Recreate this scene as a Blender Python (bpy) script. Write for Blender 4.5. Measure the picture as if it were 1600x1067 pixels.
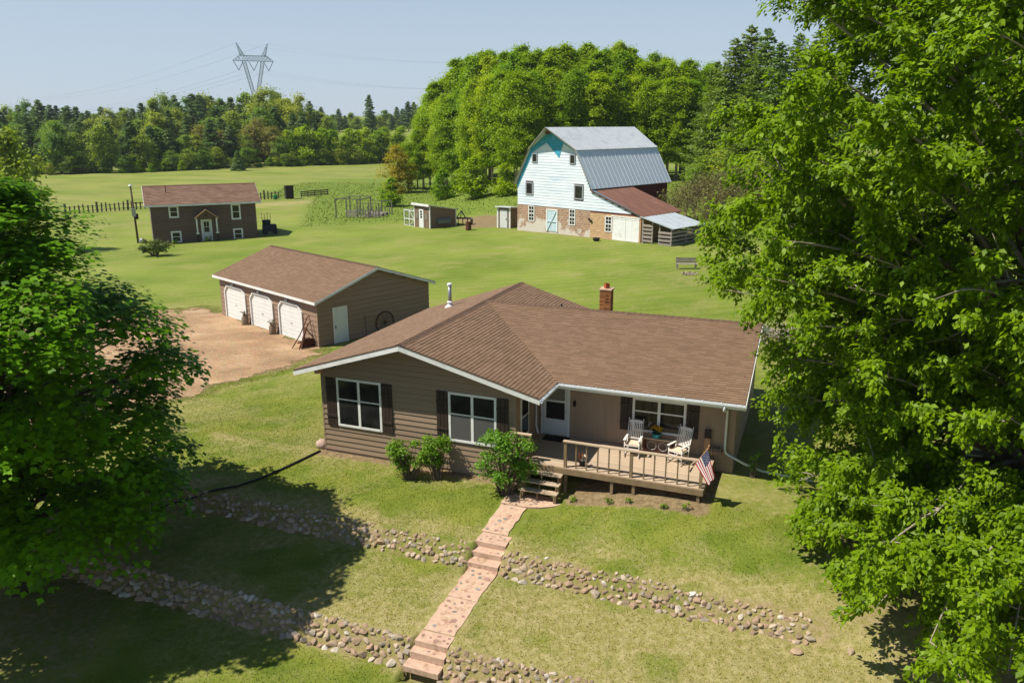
import bpy, bmesh, math, random
import numpy as np
from math import sin, cos, pi, radians, sqrt, atan2
from mathutils import Vector, Matrix, noise as mnoise

for o in list(bpy.data.objects): bpy.data.objects.remove(o)
scene = bpy.context.scene
COL = scene.collection

# ---------------------------------------------------------------- camera
cam_d = bpy.data.cameras.new('camera'); cam = bpy.data.objects.new('camera', cam_d); COL.objects.link(cam)
cam_d.sensor_width = 36.0; cam_d.lens = 28.19; cam_d.clip_start = 0.2; cam_d.clip_end = 6000
cam.location = (0, 0, 12.47); cam.rotation_euler = (pi / 2 - 0.2655, 0, 0)
scene.camera = cam

# ---------------------------------------------------------------- sky, sun, exposure
SUN_EL, SUN_AL = radians(55.5), radians(10.5)      # the sun stands to the left, a touch on the camera's side
world = bpy.data.worlds.new('World'); scene.world = world; world.use_nodes = True
wn = world.node_tree; bg = wn.nodes['Background']
sky = wn.nodes.new('ShaderNodeTexSky'); sky.sky_type = 'NISHITA'; sky.sun_disc = False
sky.sun_elevation = SUN_EL; sky.sun_rotation = radians(259.5); sky.altitude = 350
sky.air_density = 1.0; sky.dust_density = 0.15; sky.ozone_density = 1.5
# summer haze: an even pale band low in the sky all the way round, thinning out towards the zenith
wtc = wn.nodes.new('ShaderNodeTexCoord'); wsx = wn.nodes.new('ShaderNodeSeparateXYZ'); wn.links.new(wtc.outputs['Generated'], wsx.inputs[0])
wmr = wn.nodes.new('ShaderNodeMapRange'); wmr.interpolation_type = 'SMOOTHSTEP'
for i_, v_ in ((1, 0.0), (2, 0.42), (3, .86), (4, 0.0)): wmr.inputs[i_].default_value = v_
wn.links.new(wsx.outputs['Z'], wmr.inputs[0])
wmx = wn.nodes.new('ShaderNodeMix'); wmx.data_type = 'RGBA'; wmx.inputs[7].default_value = (4.75, 5.7, 6.9, 1)
wn.links.new(wmr.outputs[0], wmx.inputs[0]); wn.links.new(sky.outputs[0], wmx.inputs[6])
wn.links.new(wmx.outputs[2], bg.inputs[0]); bg.inputs[1].default_value = 0.076
sun_d = bpy.data.lights.new('sun', 'SUN'); sun = bpy.data.objects.new('sun', sun_d); COL.objects.link(sun)
sun_d.energy = 5.0; sun_d.angle = radians(0.53); sun_d.color = (1.0, 0.945, 0.86)
sd = Vector((cos(SUN_AL) * cos(SUN_EL), sin(SUN_AL) * cos(SUN_EL), -sin(SUN_EL)))
sun.rotation_euler = sd.to_track_quat('-Z', 'Y').to_euler()
vs = scene.view_settings
vs.view_transform = 'Standard'; vs.look = 'None'; vs.exposure = 0.5; vs.gamma = 1.0; vs.use_curve_mapping = False
scene.render.engine = 'CYCLES'
scene.cycles.max_bounces = 7; scene.cycles.diffuse_bounces = 5; scene.cycles.transparent_max_bounces = 6

# ---------------------------------------------------------------- helpers
def lin(h):
    h = h.lstrip('#'); c = [int(h[i:i + 2], 16) / 255 for i in (0, 2, 4)]
    return tuple((x / 12.92 if x <= .04045 else ((x + .055) / 1.055) ** 2.4) for x in c) + (1,)

def new_mat(name):
    m = bpy.data.materials.new(name); m.use_nodes = True
    return m, m.node_tree, m.node_tree.nodes['Principled BSDF']

def N(t, kind, **kw):
    n = t.nodes.new(kind)
    for k, v in kw.items(): setattr(n, k, v)
    return n

def noise_node(t, vec, scale, detail=4, rough=.55):
    n = N(t, 'ShaderNodeTexNoise'); n.inputs['Scale'].default_value = scale
    n.inputs['Detail'].default_value = detail; n.inputs['Roughness'].default_value = rough
    if vec is not None: t.links.new(vec, n.inputs['Vector'])
    return n

def ramp(t, fac, stops):
    r = N(t, 'ShaderNodeValToRGB'); e = r.color_ramp.elements
    while len(e) < len(stops): e.new(.5)
    for i, (p, c) in enumerate(stops):
        e[i].position = p; e[i].color = c if len(c) == 4 else tuple(c) + (1,)
    t.links.new(fac, r.inputs[0]); return r

def mix(t, fac, a, b, mode='MIX'):
    m = N(t, 'ShaderNodeMix', data_type='RGBA', blend_type=mode)
    for s, v in ((0, fac), (6, a), (7, b)):
        if hasattr(v, 'default_value') or hasattr(v, 'is_linked'): t.links.new(v, m.inputs[s])
        elif s == 0: m.inputs[0].default_value = v
        else: m.inputs[s].default_value = v
    return m.outputs[2]

def math_node(t, op, a, b=None, clamp=False):
    m = N(t, 'ShaderNodeMath', operation=op, use_clamp=clamp)
    for i, v in enumerate((a, b)):
        if v is None: continue
        if hasattr(v, 'is_linked'): t.links.new(v, m.inputs[i])
        else: m.inputs[i].default_value = v
    return m.outputs[0]

def pmat(name, c1, c2=None, scale=6, rough=.7, bump=.0, bscale=40, spec=.3, stretch=(1, 1, 1), metal=0, attr=False, orand=0., worn=None, wscale=3):
    """procedural surface: two mottled colours, fine relief, optional wear patches and per-piece brightness"""
    m, t, b = new_mat(name)
    tc = N(t, 'ShaderNodeTexCoord'); mp = N(t, 'ShaderNodeMapping'); mp.inputs['Scale'].default_value = stretch
    t.links.new(tc.outputs['Object'], mp.inputs[0]); vec = mp.outputs[0]
    c1 = lin(c1) if isinstance(c1, str) else c1
    c2 = c1 if c2 is None else (lin(c2) if isinstance(c2, str) else c2)
    n1 = noise_node(t, vec, scale, 6, .65)
    r1 = ramp(t, n1.outputs[0], [(.3, c1), (.7, c2)])
    out = r1.outputs[0]
    if worn:
        n2 = noise_node(t, vec, wscale, 8, .7)
        out = mix(t, ramp(t, n2.outputs[0], [(.52, (0, 0, 0)), (.66, (1, 1, 1))]).outputs[0], out, lin(worn))
    val = None
    if attr:
        a = N(t, 'ShaderNodeAttribute', attribute_name='rnd'); val = math_node(t, 'MULTIPLY_ADD', a.outputs['Fac'], .5)
        t.nodes[-1].inputs[2].default_value = .75
    if orand:
        oi = N(t, 'ShaderNodeObjectInfo'); v2 = math_node(t, 'MULTIPLY_ADD', oi.outputs['Random'], 2 * orand)
        t.nodes[-1].inputs[2].default_value = 1 - orand
        val = v2 if val is None else math_node(t, 'MULTIPLY', val, v2)
    if val is not None:
        h = N(t, 'ShaderNodeHueSaturation'); t.links.new(out, h.inputs['Color']); t.links.new(val, h.inputs['Value']); out = h.outputs[0]
    t.links.new(out, b.inputs['Base Color'])
    b.inputs['Roughness'].default_value = rough; b.inputs['Specular IOR Level'].default_value = spec; b.inputs['Metallic'].default_value = metal
    if bump:
        n3 = noise_node(t, vec, bscale, 5, .6); bp = N(t, 'ShaderNodeBump'); bp.inputs['Strength'].default_value = bump; bp.inputs['Distance'].default_value = .02
        t.links.new(n3.outputs[0], bp.inputs['Height']); t.links.new(bp.outputs[0], b.inputs['Normal'])
    return m

def leaf_mat(name, dark, light, tip=None, trans=.35, hue=.02, orand=.12, rough=.5):
    m, t, b = new_mat(name)
    a = N(t, 'ShaderNodeAttribute', attribute_name='rnd')
    stops = [(.0, lin(dark)), (.75, lin(light))]
    if tip: stops += [(.97, lin(light)), (1.0, lin(tip))]
    c = ramp(t, a.outputs['Fac'], stops).outputs[0]
    oi = N(t, 'ShaderNodeObjectInfo'); h = N(t, 'ShaderNodeHueSaturation'); h.inputs['Saturation'].default_value = 1.04
    v = math_node(t, 'MULTIPLY_ADD', oi.outputs['Random'], 2 * orand); t.nodes[-1].inputs[2].default_value = 1 - orand
    hh = math_node(t, 'MULTIPLY_ADD', oi.outputs['Random'], -2 * hue); t.nodes[-1].inputs[2].default_value = .5 + hue
    t.links.new(c, h.inputs['Color']); t.links.new(v, h.inputs['Value']); t.links.new(hh, h.inputs['Hue'])
    b.inputs['Roughness'].default_value = rough; b.inputs['Specular IOR Level'].default_value = .22
    t.links.new(h.outputs[0], b.inputs['Base Color'])
    tr = N(t, 'ShaderNodeBsdfTranslucent'); hs = N(t, 'ShaderNodeHueSaturation'); hs.inputs['Saturation'].default_value = 1.1; hs.inputs['Value'].default_value = 1.25
    t.links.new(h.outputs[0], hs.inputs['Color']); t.links.new(hs.outputs[0], tr.inputs[0])
    mx = N(t, 'ShaderNodeMixShader'); mx.inputs[0].default_value = trans
    t.links.new(b.outputs[0], mx.inputs[1]); t.links.new(tr.outputs[0], mx.inputs[2])
    t.links.new(mx.outputs[0], t.nodes['Material Output'].inputs[0])
    return m

def link(o, parent=None):
    COL.objects.link(o)
    if parent is not None: o.parent = parent
    return o

def tag(o, label=None, cat=None, group=None, kind=None):
    if label: o['label'] = label
    if cat: o['category'] = cat
    if group: o['group'] = group
    if kind: o['kind'] = kind
    return o

def thing(name, label, cat, loc=(0, 0, 0), rz=0., group=None):
    o = bpy.data.objects.new(name, None); COL.objects.link(o); o.empty_display_size = .2
    o.location = loc; o.rotation_euler = (0, 0, rz)
    return tag(o, label, cat, group)

def copy_tree(o, parent=None):
    c = o.copy(); COL.objects.link(c)
    if parent is not None: c.parent = parent
    for ch in o.children: copy_tree(ch, c)
    return c

class MB:
    """collects shapes, then becomes one mesh object"""
    def __init__(s): s.v = []; s.f = []; s.a = []
    def add(s, vs, fs, rnd=None):
        n = len(s.v); s.v += [tuple(p) for p in vs]; s.f += [tuple(i + n for i in f) for f in fs]
        s.a += [rnd if rnd is not None else .5] * len(fs); return s
    def box(s, x0, x1, y0, y1, z0, z1, rnd=None):
        return s.add([(x0, y0, z0), (x1, y0, z0), (x1, y1, z0), (x0, y1, z0), (x0, y0, z1), (x1, y0, z1), (x1, y1, z1), (x0, y1, z1)],
                     [(0, 3, 2, 1), (4, 5, 6, 7), (0, 1, 5, 4), (1, 2, 6, 5), (2, 3, 7, 6), (3, 0, 4, 7)], rnd)
    def bar(s, p, q, w, h=None, up=(0, 0, 1), rnd=None):
        p, q = Vector(p), Vector(q); h = w if h is None else h
        d = (q - p).normalized(); u = Vector(up)
        if abs(d.dot(u)) > .98: u = Vector((0, 1, 0))
        r = d.cross(u).normalized(); u = r.cross(d); r = r * w / 2; u = u * h / 2
        vs = [c + i * r + j * u for c in (p, q) for i, j in ((-1, -1), (1, -1), (1, 1), (-1, 1))]
        return s.add(vs, [(0, 1, 2, 3), (7, 6, 5, 4), (0, 4, 5, 1), (1, 5, 6, 2), (2, 6, 7, 3), (3, 7, 4, 0)], rnd)
    def prism(s, pts, ext, rnd=None):
        n = len(pts); e = Vector(ext); a = [Vector(p) for p in pts]; b = [p + e for p in a]
        nn = Vector((0, 0, 0))
        for i in range(n): nn += (a[i] - a[0]).cross(a[(i + 1) % n] - a[0])
        if nn.dot(e) > 0: a, b = [p for p in reversed(a)], [p for p in reversed(b)]
        return s.add(a + b, [tuple(range(n)), tuple(reversed(range(n, 2 * n)))] + [(i, i + n, (i + 1) % n + n, (i + 1) % n) for i in range(n)], rnd)
    def tube(s, pts, rad, n=6, cap=True, rnd=None):
        P = [Vector(p) for p in pts]; R = rad if isinstance(rad, (list, tuple)) else [rad] * len(P); vs = []; fs = []
        up = Vector((.31, .2, .93))
        for i, p in enumerate(P):
            d = (P[min(i + 1, len(P) - 1)] - P[max(i - 1, 0)]).normalized()
            r = d.cross(up)
            if r.length < 1e-3: r = d.cross(Vector((1, 0, 0)))
            r.normalize(); u = r.cross(d)
            vs += [p + (r * cos(2 * pi * k / n) + u * sin(2 * pi * k / n)) * R[i] for k in range(n)]
        for i in range(len(P) - 1):
            for k in range(n):
                a, b = i * n + k, i * n + (k + 1) % n; fs.append((a, b, b + n, a + n))
        if cap: fs += [tuple(reversed(range(n))), tuple(range((len(P) - 1) * n, len(P) * n))]
        return s.add(vs, fs, rnd)
    def lathe(s, prof, c=(0, 0, 0), n=12, rnd=None):
        vs = []; fs = []
        for r, z in prof: vs += [(c[0] + r * cos(2 * pi * k / n), c[1] + r * sin(2 * pi * k / n), c[2] + z) for k in range(n)]
        for i in range(len(prof) - 1):
            for k in range(n): fs.append((i * n + k, i * n + (k + 1) % n, (i + 1) * n + (k + 1) % n, (i + 1) * n + k))
        fs += [tuple(reversed(range(n))), tuple(range((len(prof) - 1) * n, len(prof) * n))]
        return s.add(vs, fs, rnd)
    def mesh(s, name, mat, smooth=False, attr=False):
        me = bpy.data.meshes.new(name); me.from_pydata(s.v, [], s.f)
        if attr:
            at = me.attributes.new('rnd', 'FLOAT', 'FACE'); at.data.foreach_set('value', s.a)
        if smooth: me.polygons.foreach_set('use_smooth', [True] * len(me.polygons))
        for m in (mat if isinstance(mat, (list, tuple)) else [mat]): me.materials.append(m)
        me.update(); return me
    def build(s, name, mat, parent=None, smooth=False, attr=False, loc=None, rz=None, bevel=0):
        o = bpy.data.objects.new(name, s.mesh(name, mat, smooth, attr)); link(o, parent)
        if loc is not None: o.location = loc
        if rz is not None: o.rotation_euler = (0, 0, rz)
        if bevel:
            b = o.modifiers.new('bevel', 'BEVEL'); b.width = bevel; b.segments = 2; b.limit_method = 'ANGLE'
        return o

def inst(name, me, parent=None, loc=(0, 0, 0), rot=(0, 0, 0), sc=(1, 1, 1)):
    o = bpy.data.objects.new(name, me); link(o, parent); o.location = loc; o.rotation_euler = rot; o.scale = sc; return o

def np_mesh(name, V, k, mat, rnd=None, F=None, smooth=False, extra=None):
    """fast mesh: V (n*k,3), one k-gon per leaf, or F (m,k) indices"""
    V = np.asarray(V, np.float32).reshape(-1, 3); me = bpy.data.meshes.new(name)
    nf = len(V) // k if F is None else len(F)
    idx = np.arange(nf * k, dtype=np.int32) if F is None else np.asarray(F, np.int32).ravel()
    me.vertices.add(len(V)); me.vertices.foreach_set('co', V.ravel())
    me.loops.add(nf * k); me.loops.foreach_set('vertex_index', idx)
    me.polygons.add(nf); me.polygons.foreach_set('loop_start', np.arange(0, nf * k, k, dtype=np.int32))
    me.polygons.foreach_set('loop_total', np.full(nf, k, np.int32))
    if smooth: me.polygons.foreach_set('use_smooth', np.ones(nf, bool))
    if rnd is not None:
        at = me.attributes.new('rnd', 'FLOAT', 'FACE'); at.data.foreach_set('value', np.asarray(rnd, np.float32))
    for nm, dom, arr in (extra or []):
        at = me.attributes.new(nm, 'FLOAT', dom); at.data.foreach_set('value', np.asarray(arr, np.float32))
    me.materials.append(mat); me.update(calc_edges=True); me.validate(); return me

# ---------------------------------------------------------------- terrain height
HX, HY, HYAW = -7.346, 29.4718, -.3706
def to_local(x, y):
    c, s = cos(HYAW), sin(HYAW); dx, dy = x - HX, y - HY
    return dx * c + dy * s, -dx * s + dy * c
def from_local(a, b):
    c, s = cos(HYAW), sin(HYAW); return HX + a * c - b * s, HY + a * s + b * c
def sm(x, a, b):
    t = np.clip((x - a) / (b - a), 0, 1); return t * t * (3 - 2 * t)
PRb = [-60, -16, -8.74, -8.24, -4.75, -4.15, -3.3, -.3, 0]; PRz = [-3.2, -1.95, -1.55, -1.0, -.8, -.3, -.24, -.01, 0]
PSb = [-60, -16, -9.6, -7.2, -5.6, -3.4, -.3, 0]; PSz = [-3.2, -1.95, -1.6, -1.05, -.85, -.3, -.01, 0]

_rs = np.random.RandomState(5); _T = _rs.rand(256, 256)
def vnoise(x, y):
    xi = np.floor(x).astype(int); yi = np.floor(y).astype(int); fx = x - xi; fy = y - yi
    fx = fx * fx * (3 - 2 * fx); fy = fy * fy * (3 - 2 * fy)
    g = lambda i, j: _T[(xi + i) % 256, (yi + j) % 256]
    return (g(0, 0) * (1 - fx) + g(1, 0) * fx) * (1 - fy) + (g(0, 1) * (1 - fx) + g(1, 1) * fx) * fy
def fbm(x, y, o=4):
    r = 0; a = .5; s = 0
    for k in range(o):
        r = r + a * vnoise(x * 2 ** k + 17.3 * k, y * 2 ** k + 9.1 * k); s += a; a *= .5
    return r / s

def terr(x, y, rough=True):
    x = np.asarray(x, float); y = np.asarray(y, float)
    a, b = to_local(x, y)
    w = sm(a, -9, -6) * (1 - sm(a, 18.5, 20.5))
    z = np.interp(b, PRb, PRz) * w + np.interp(b, PSb, PSz) * (1 - w)
    z = z + .45 * sm(a, 9.5, 13.5) * sm(b, -4., -1.2) * (1 - sm(b, 8, 16)) + .3 * sm(b, 2, 12)
    z = z + sm(y, 45, 93) * .0256 * (np.clip(x, -60, 35) + 6.7) * (1 - sm(y, 110, 190))
    z = z + 2.6 * sm(y, 97, 128) * sm(x, -16, 2) + 7.5 * sm(y, 250, 480) + 14 * sm(y, 480, 1200)
    z = z - .26 * ((a > 8.22) & (a < 9.24)) * (sm(b, -5.0, -4.7) * (1 - sm(b, -4.15, -3.6)) + sm(b, -9.3, -8.8) * (1 - sm(b, -8.25, -7.9)))
    if rough:
        z = z + (fbm(x * .9, y * .9, 3) - .5) * .05 * (1 - sm(np.abs(a - 7), 30, 60)) + (fbm(x * .05 + 40, y * .05, 3) - .5) * .9 * sm(y, 100, 170)
    return z
def gz(x, y): return float(terr(x, y))

# ================================================================ GROUND
def in_poly(x, y, P):
    x = np.asarray(x, float); y = np.asarray(y, float); r = np.zeros(x.shape, bool); n = len(P)
    for i in range(n):
        (x0, y0), (x1, y1) = P[i], P[(i + 1) % n]
        c = ((y0 > y) != (y1 > y)) & (x < (x1 - x0) * (y - y0) / ((y1 - y0) or 1e-9) + x0); r ^= c
    return r
def dist_poly(x, y, P):
    d = np.full(np.shape(x), 1e9)
    for i in range(len(P)):
        (x0, y0), (x1, y1) = P[i], P[(i + 1) % len(P)]
        vx, vy = x1 - x0, y1 - y0; t = np.clip(((x - x0) * vx + (y - y0) * vy) / (vx * vx + vy * vy), 0, 1)
        d = np.minimum(d, np.hypot(x - x0 - t * vx, y - y0 - t * vy))
    return np.where(in_poly(x, y, P), -d, d)          # negative inside
DRIVE = [(-10.6, 42.0), (-11.2, 43.4), (-19.3, 51.8), (-21.0, 53.4), (-24.5, 52.2), (-32, 46.5), (-60, 42), (-60, 30), (-26, 30.0), (-19.5, 33.2), (-15.9, 35.6), (-14.0, 38.4), (-12.2, 40.2)]
PEN = [(-7.4, 104.5), (-5.6, 96.6), (-2.4, 96.9), (0.4, 98.2), (1.6, 104), (-3.3, 106.5)]

def masks(x, y):
    """what grows where: (bare soil, dry grass, rank grass)"""
    a, b = to_local(x, y)
    n1 = fbm(x * .35, y * .35, 4); n2 = fbm(x * 1.1 + 31, y * 1.1, 4); n3 = fbm(x * 3.1, y * 3.1 + 11, 3)
    dirt = np.zeros(np.shape(x))
    dd = dist_poly(x, y, DRIVE); dirt = np.maximum(dirt, 1 - sm(dd + (n2 - .5) * 1.6 + (n3 - .5) * .6, -.3, .9))
    dp = dist_poly(x, y, PEN); dirt = np.maximum(dirt, 1 - sm(dp + (n2 - .5) * 3.0, -1.0, 1.2))
    wallstrip = (1 - sm(-b, .15, .75 + .5 * (n2 - .5))) * (b < .3) * (a > -.2) * (a < 8.3); dirt = np.maximum(dirt, wallstrip * .9)
    bed = sm(a, 9.9, 10.4) * (1 - sm(a, 14.7, 15.2)) * (1 - sm(-b, .75, 1.25)) * (b < 2.5); dirt = np.maximum(dirt, bed)
    for bb in (-4.5, -8.5):
        strip = 1 - sm(np.abs(b - bb) + (n2 - .5) * .3, .3, .5)
        dirt = np.maximum(dirt, strip * .5 * sm(a, -8, -6) * (1 - sm(a, 18.2, 20)))
    for cx, cy, r, k in ((-14.5, 20.5, 5.0, .5), (14.5, 20, 7.5, .55), (12, 24.5, 3.5, .35)):
        dirt = np.maximum(dirt, k * (1 - sm(np.hypot(x - cx, y - cy) + (n2 - .5) * 4, r * .45, r)))
    barn = (1 - sm(np.hypot(x - 18, y - 85.5) + (n2 - .5) * 5, 2.5, 6)) * .6; dirt = np.maximum(dirt, barn)
    dirt = np.maximum(dirt, .55 * (1 - sm(np.abs(dist_poly(x, y, [(0.6, 93.2), (13.1, 81.3), (14, 82), (1.4, 94.2)])) + (n2 - .5) * 1.2, .2, 1.3)))
    dry = .39 + .55 * (n1 - .5) + .5 * (n2 - .5)
    dry = dry + .46 * sm(-b, 4.2, 5.5) * (1 - sm(-b, 8.4, 9.4)) * sm(a, 1, 10) + .3 * sm(a, 13, 18) * sm(-b, 1, 4)
    dry = dry + .35 * (1 - sm(np.abs(-b - 4.0), .0, 1.1)) * (a > -6) + .3 * (1 - sm(np.abs(-b - 8.0), 0, 1.2))
    dry = dry + .3 * (1 - sm(-b, .3, 2.4)) * (b < 0) * (a < 8) - .22 * sm(-b, 8.6, 9.5)
    dry = dry - .12 * sm(y, 40, 52) + .18 * (1 - sm(np.abs(dd), 0, 3.5)) + .12 * sm(y, 96, 110) * (x < -30)
    dry = dry + .5 * (1 - sm(np.abs(y - 137 - .45 * (x + 30)) + (n2 - .5) * 7, 1, 6)) * (x > -45) * (x < -12)
    dry = dry - .32 * sm(b, -3.6, -2.2) * (1 - sm(b, -.9, -.2)) * sm(n1 + .15, .4, .75) - .45 * sm(fbm(x * .75 + 70, y * .75, 3), .60, .72)
    edge = 104.5 + .10 * (x + 10) + 6 * (n2 - .5) - 4.5 * np.clip((-20 - x) / 14, 0, 1) + 3.5 * (n1 - .5)
    edge = edge + 45 * np.clip((-27 - x) / 8, 0, 1)
    rank = sm(y - edge, -1.5, 3.5) * (1 - sm(y, 178, 190)) * (x > -45)
    rank = np.maximum(rank, sm(x - (21.5 + 2 * (n1 - .5)) - .0 * y, -.5, 1.5) * sm(y, 76, 82) * (1 - sm(y, 160, 170)))
    rank = rank * (1 - .95 * np.clip(dirt * 1.4, 0, 1))
    return np.clip(dirt, 0, 1), np.clip(dry, 0, .88), np.clip(rank, 0, 1)

def grass_material(name, blades=False):
    m, t, b = new_mat(name)
    tc = N(t, 'ShaderNodeTexCoord'); P = tc.outputs['Object']
    at = {k: N(t, 'ShaderNodeAttribute', attribute_name=k).outputs['Fac'] for k in ('dirt', 'dry', 'rank')}
    n1 = noise_node(t, P, .55, 5, .6); n2 = noise_node(t, P, 5, 5, .65); n3 = noise_node(t, P, 21, 5, .75); n4 = noise_node(t, P, .12, 3)
    green = ramp(t, n1.outputs[0], [(.3, lin('#57681e')), (.5, lin('#687325')), (.7, lin('#797c30'))]).outputs[0]
    far = ramp(t, n4.outputs[0], [(.35, lin('#617323')), (.65, lin('#778433'))]).outputs[0]
    sep = N(t, 'ShaderNodeSeparateXYZ'); t.links.new(P, sep.inputs[0])
    mr = N(t, 'ShaderNodeMapRange'); mr.inputs[1].default_value = 34; mr.inputs[2].default_value = 62; t.links.new(sep.outputs['Y'], mr.inputs[0])
    c = mix(t, mr.outputs[0], green, far)
    # mower tracks: faint lighter and darker passes
    wv = N(t, 'ShaderNodeTexWave', bands_direction='X'); wv.inputs['Scale'].default_value = .24; wv.inputs['Distortion'].default_value = 11; wv.inputs['Detail'].default_value = 2; wv.inputs['Detail Scale'].default_value = .16
    mpw = N(t, 'ShaderNodeMapping'); mpw.inputs['Rotation'].default_value = (0, 0, 1.25); t.links.new(P, mpw.inputs[0]); t.links.new(mpw.outputs[0], wv.inputs[0])
    c = mix(t, .065, c, ramp(t, wv.outputs[0], [(.25, lin('#5a6a20')), (.75, lin('#a5a55a'))]).outputs[0])
    dryc = ramp(t, n2.outputs[0], [(.3, lin('#837a40')), (.7, lin('#a2976a'))]).outputs[0]
    df = math_node(t, 'ADD', at['dry'], math_node(t, 'MULTIPLY', math_node(t, 'SUBTRACT', n2.outputs[0], .5), .9), True)
    df = ramp(t, df, [(.18, (0, 0, 0)), (.95, (1, 1, 1))]).outputs[0]
    c = mix(t, df, c, dryc)
    rankc = ramp(t, n2.outputs[0], [(.25, lin('#566c22')), (.5, lin('#677a2a')), (.75, lin('#7f8040'))]).outputs[0]
    c = mix(t, at['rank'], c, rankc)
    dirtc = ramp(t, n2.outputs[0], [(.3, lin('#665440')), (.55, lin('#857055')), (.75, lin('#9c8a6c'))]).outputs[0]
    di = math_node(t, 'ADD', at['dirt'], math_node(t, 'MULTIPLY', math_node(t, 'SUBTRACT', n2.outputs[0], .5), 1.1), True)
    di = ramp(t, di, [(.3, (0, 0, 0)), (.75, (1, 1, 1))]).outputs[0]
    if not blades: c = mix(t, math_node(t, 'MULTIPLY', di, .9), c, dirtc)
    # blade-scale mottling
    mot = ramp(t, n3.outputs[0], [(.28, (.58, .6, .52)), (.5, (1, 1, 1)), (.72, (1.4, 1.36, 1.22))]).outputs[0]
    c = mix(t, .68, c, mot, 'MULTIPLY')
    if blades:
        a = N(t, 'ShaderNodeAttribute', attribute_name='rnd')
        c = mix(t, .9, c, ramp(t, a.outputs['Fac'], [(0, (.85, .88, .7)), (.8, (1.18, 1.15, 1.0)), (1, (1.5, 1.4, 1.1))]).outputs[0], 'MULTIPLY')
    t.links.new(c, b.inputs['Base Color']); b.inputs['Roughness'].default_value = .8; b.inputs['Specular IOR Level'].default_value = .15
    if not blades:
        h = math_node(t, 'ADD', math_node(t, 'MULTIPLY', n3.outputs[0], 1.0), math_node(t, 'MULTIPLY', n2.outputs[0], 1.5))
        bp = N(t, 'ShaderNodeBump'); bp.inputs['Strength'].default_value = .55; bp.inputs['Distance'].default_value = .06
        t.links.new(h, bp.inputs['Height']); t.links.new(bp.outputs[0], b.inputs['Normal'])
    else:
        tr = N(t, 'ShaderNodeBsdfTranslucent'); t.links.new(c, tr.inputs[0]); mx = N(t, 'ShaderNodeMixShader'); mx.inputs[0].default_value = .4
        t.links.new(b.outputs[0], mx.inputs[1]); t.links.new(tr.outputs[0], mx.inputs[2]); t.links.new(mx.outputs[0], t.nodes['Material Output'].inputs[0])
    return m

GRASS = grass_material('lawn grass'); BLADE = grass_material('grass blades', True)

def steps(*seg):
    out = []
    for lo, hi, d in seg: out += list(np.arange(lo, hi - 1e-6, d))
    return out + [seg[-1][1]]
ga = np.array(sorted(set(np.round(steps((-2600, -400, 110), (-400, -80, 10), (-80, -30, 1.6), (-30, -11, .6), (-11, 22, .28), (22, 60, .9), (60, 150, 4), (150, 500, 15), (500, 2600, 110)) + [8.21, 8.23, 9.23, 9.25], 3))))
gb = np.array(sorted(set(np.round(steps((-80, -20, 5), (-20, -11, .5), (-11, 1, .16), (1, 22, .5), (22, 110, .9), (110, 260, 2.5), (260, 600, 9), (600, 3600, 90)) + [-8.74, -8.24, -4.75, -4.15, -3.3, -.3, 0], 3))))
A_, B_ = np.meshgrid(ga, gb); X_, Y_ = from_local(A_, B_); Z_ = terr(X_, Y_)
na, nb = len(ga), len(gb); I = np.arange(na * nb).reshape(nb, na)
F = np.stack([I[:-1, :-1], I[:-1, 1:], I[1:, 1:], I[1:, :-1]], -1).reshape(-1, 4)
dI, dR, dK = masks(X_, Y_)
V = np.stack([X_, Y_, Z_], -1).reshape(-1, 3)
me = np_mesh('lawn', V, 4, GRASS, F=F, smooth=True, extra=[('dirt', 'POINT', dI.ravel()), ('dry', 'POINT', dR.ravel()), ('rank', 'POINT', dK.ravel())])
tag(link(bpy.data.objects.new('lawn', me)), kind='structure')

# ---- gravel drive: a ragged-edged sheet just above the soil
GRAVEL = None
def gravel_material():
    m, t, b = new_mat('pink gravel'); tc = N(t, 'ShaderNodeTexCoord'); P = tc.outputs['Object']
    mpr = N(t, 'ShaderNodeMapping'); mpr.inputs['Rotation'].default_value = (0, 0, -.7); mpr.inputs['Scale'].default_value = (.8, 1.25, 1); t.links.new(P, mpr.inputs[0])
    n1 = noise_node(t, mpr.outputs[0], .45, 6, .6); n2 = noise_node(t, P, 7, 6, .8); vo = N(t, 'ShaderNodeTexVoronoi'); vo.inputs['Scale'].default_value = 24; t.links.new(P, vo.inputs['Vector'])
    c = ramp(t, n1.outputs[0], [(.3, lin('#836749')), (.5, lin('#9a7c5a')), (.68, lin('#af9270'))]).outputs[0]
    c = mix(t, .85, c, ramp(t, n2.outputs[0], [(.25, (.45, .42, .4)), (.5, (1, 1, 1)), (.8, (1.45, 1.4, 1.36))]).outputs[0], 'MULTIPLY')
    c = mix(t, .35, c, vo.outputs['Color'], 'SOFT_LIGHT')
    t.links.new(c, b.inputs['Base Color']); b.inputs['Roughness'].default_value = .9
    bp = N(t, 'ShaderNodeBump'); bp.inputs['Strength'].default_value = .6; bp.inputs['Distance'].default_value = .03; t.links.new(vo.outputs['Distance'], bp.inputs['Height']); t.links.new(bp.outputs[0], b.inputs['Normal'])
    return m
GRAVEL = gravel_material()
gx, gy = np.meshgrid(np.arange(-45, -10, .16), np.arange(29.5, 54, .16)); hgt = terr(gx, gy) + .012
dd = dist_poly(gx, gy, DRIVE) + (fbm(gx * 1.1 + 31, gy * 1.1, 4) - .5) * 1.5 + (fbm(gx * 4, gy * 4, 3) - .5) * .9
keep = dd < .25
I = np.arange(gx.size).reshape(gx.shape); fk = keep[:-1, :-1] & keep[1:, 1:] & keep[1:, :-1] & keep[:-1, 1:]
F = np.stack([I[:-1, :-1], I[:-1, 1:], I[1:, 1:], I[1:, :-1]], -1)[fk]
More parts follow.
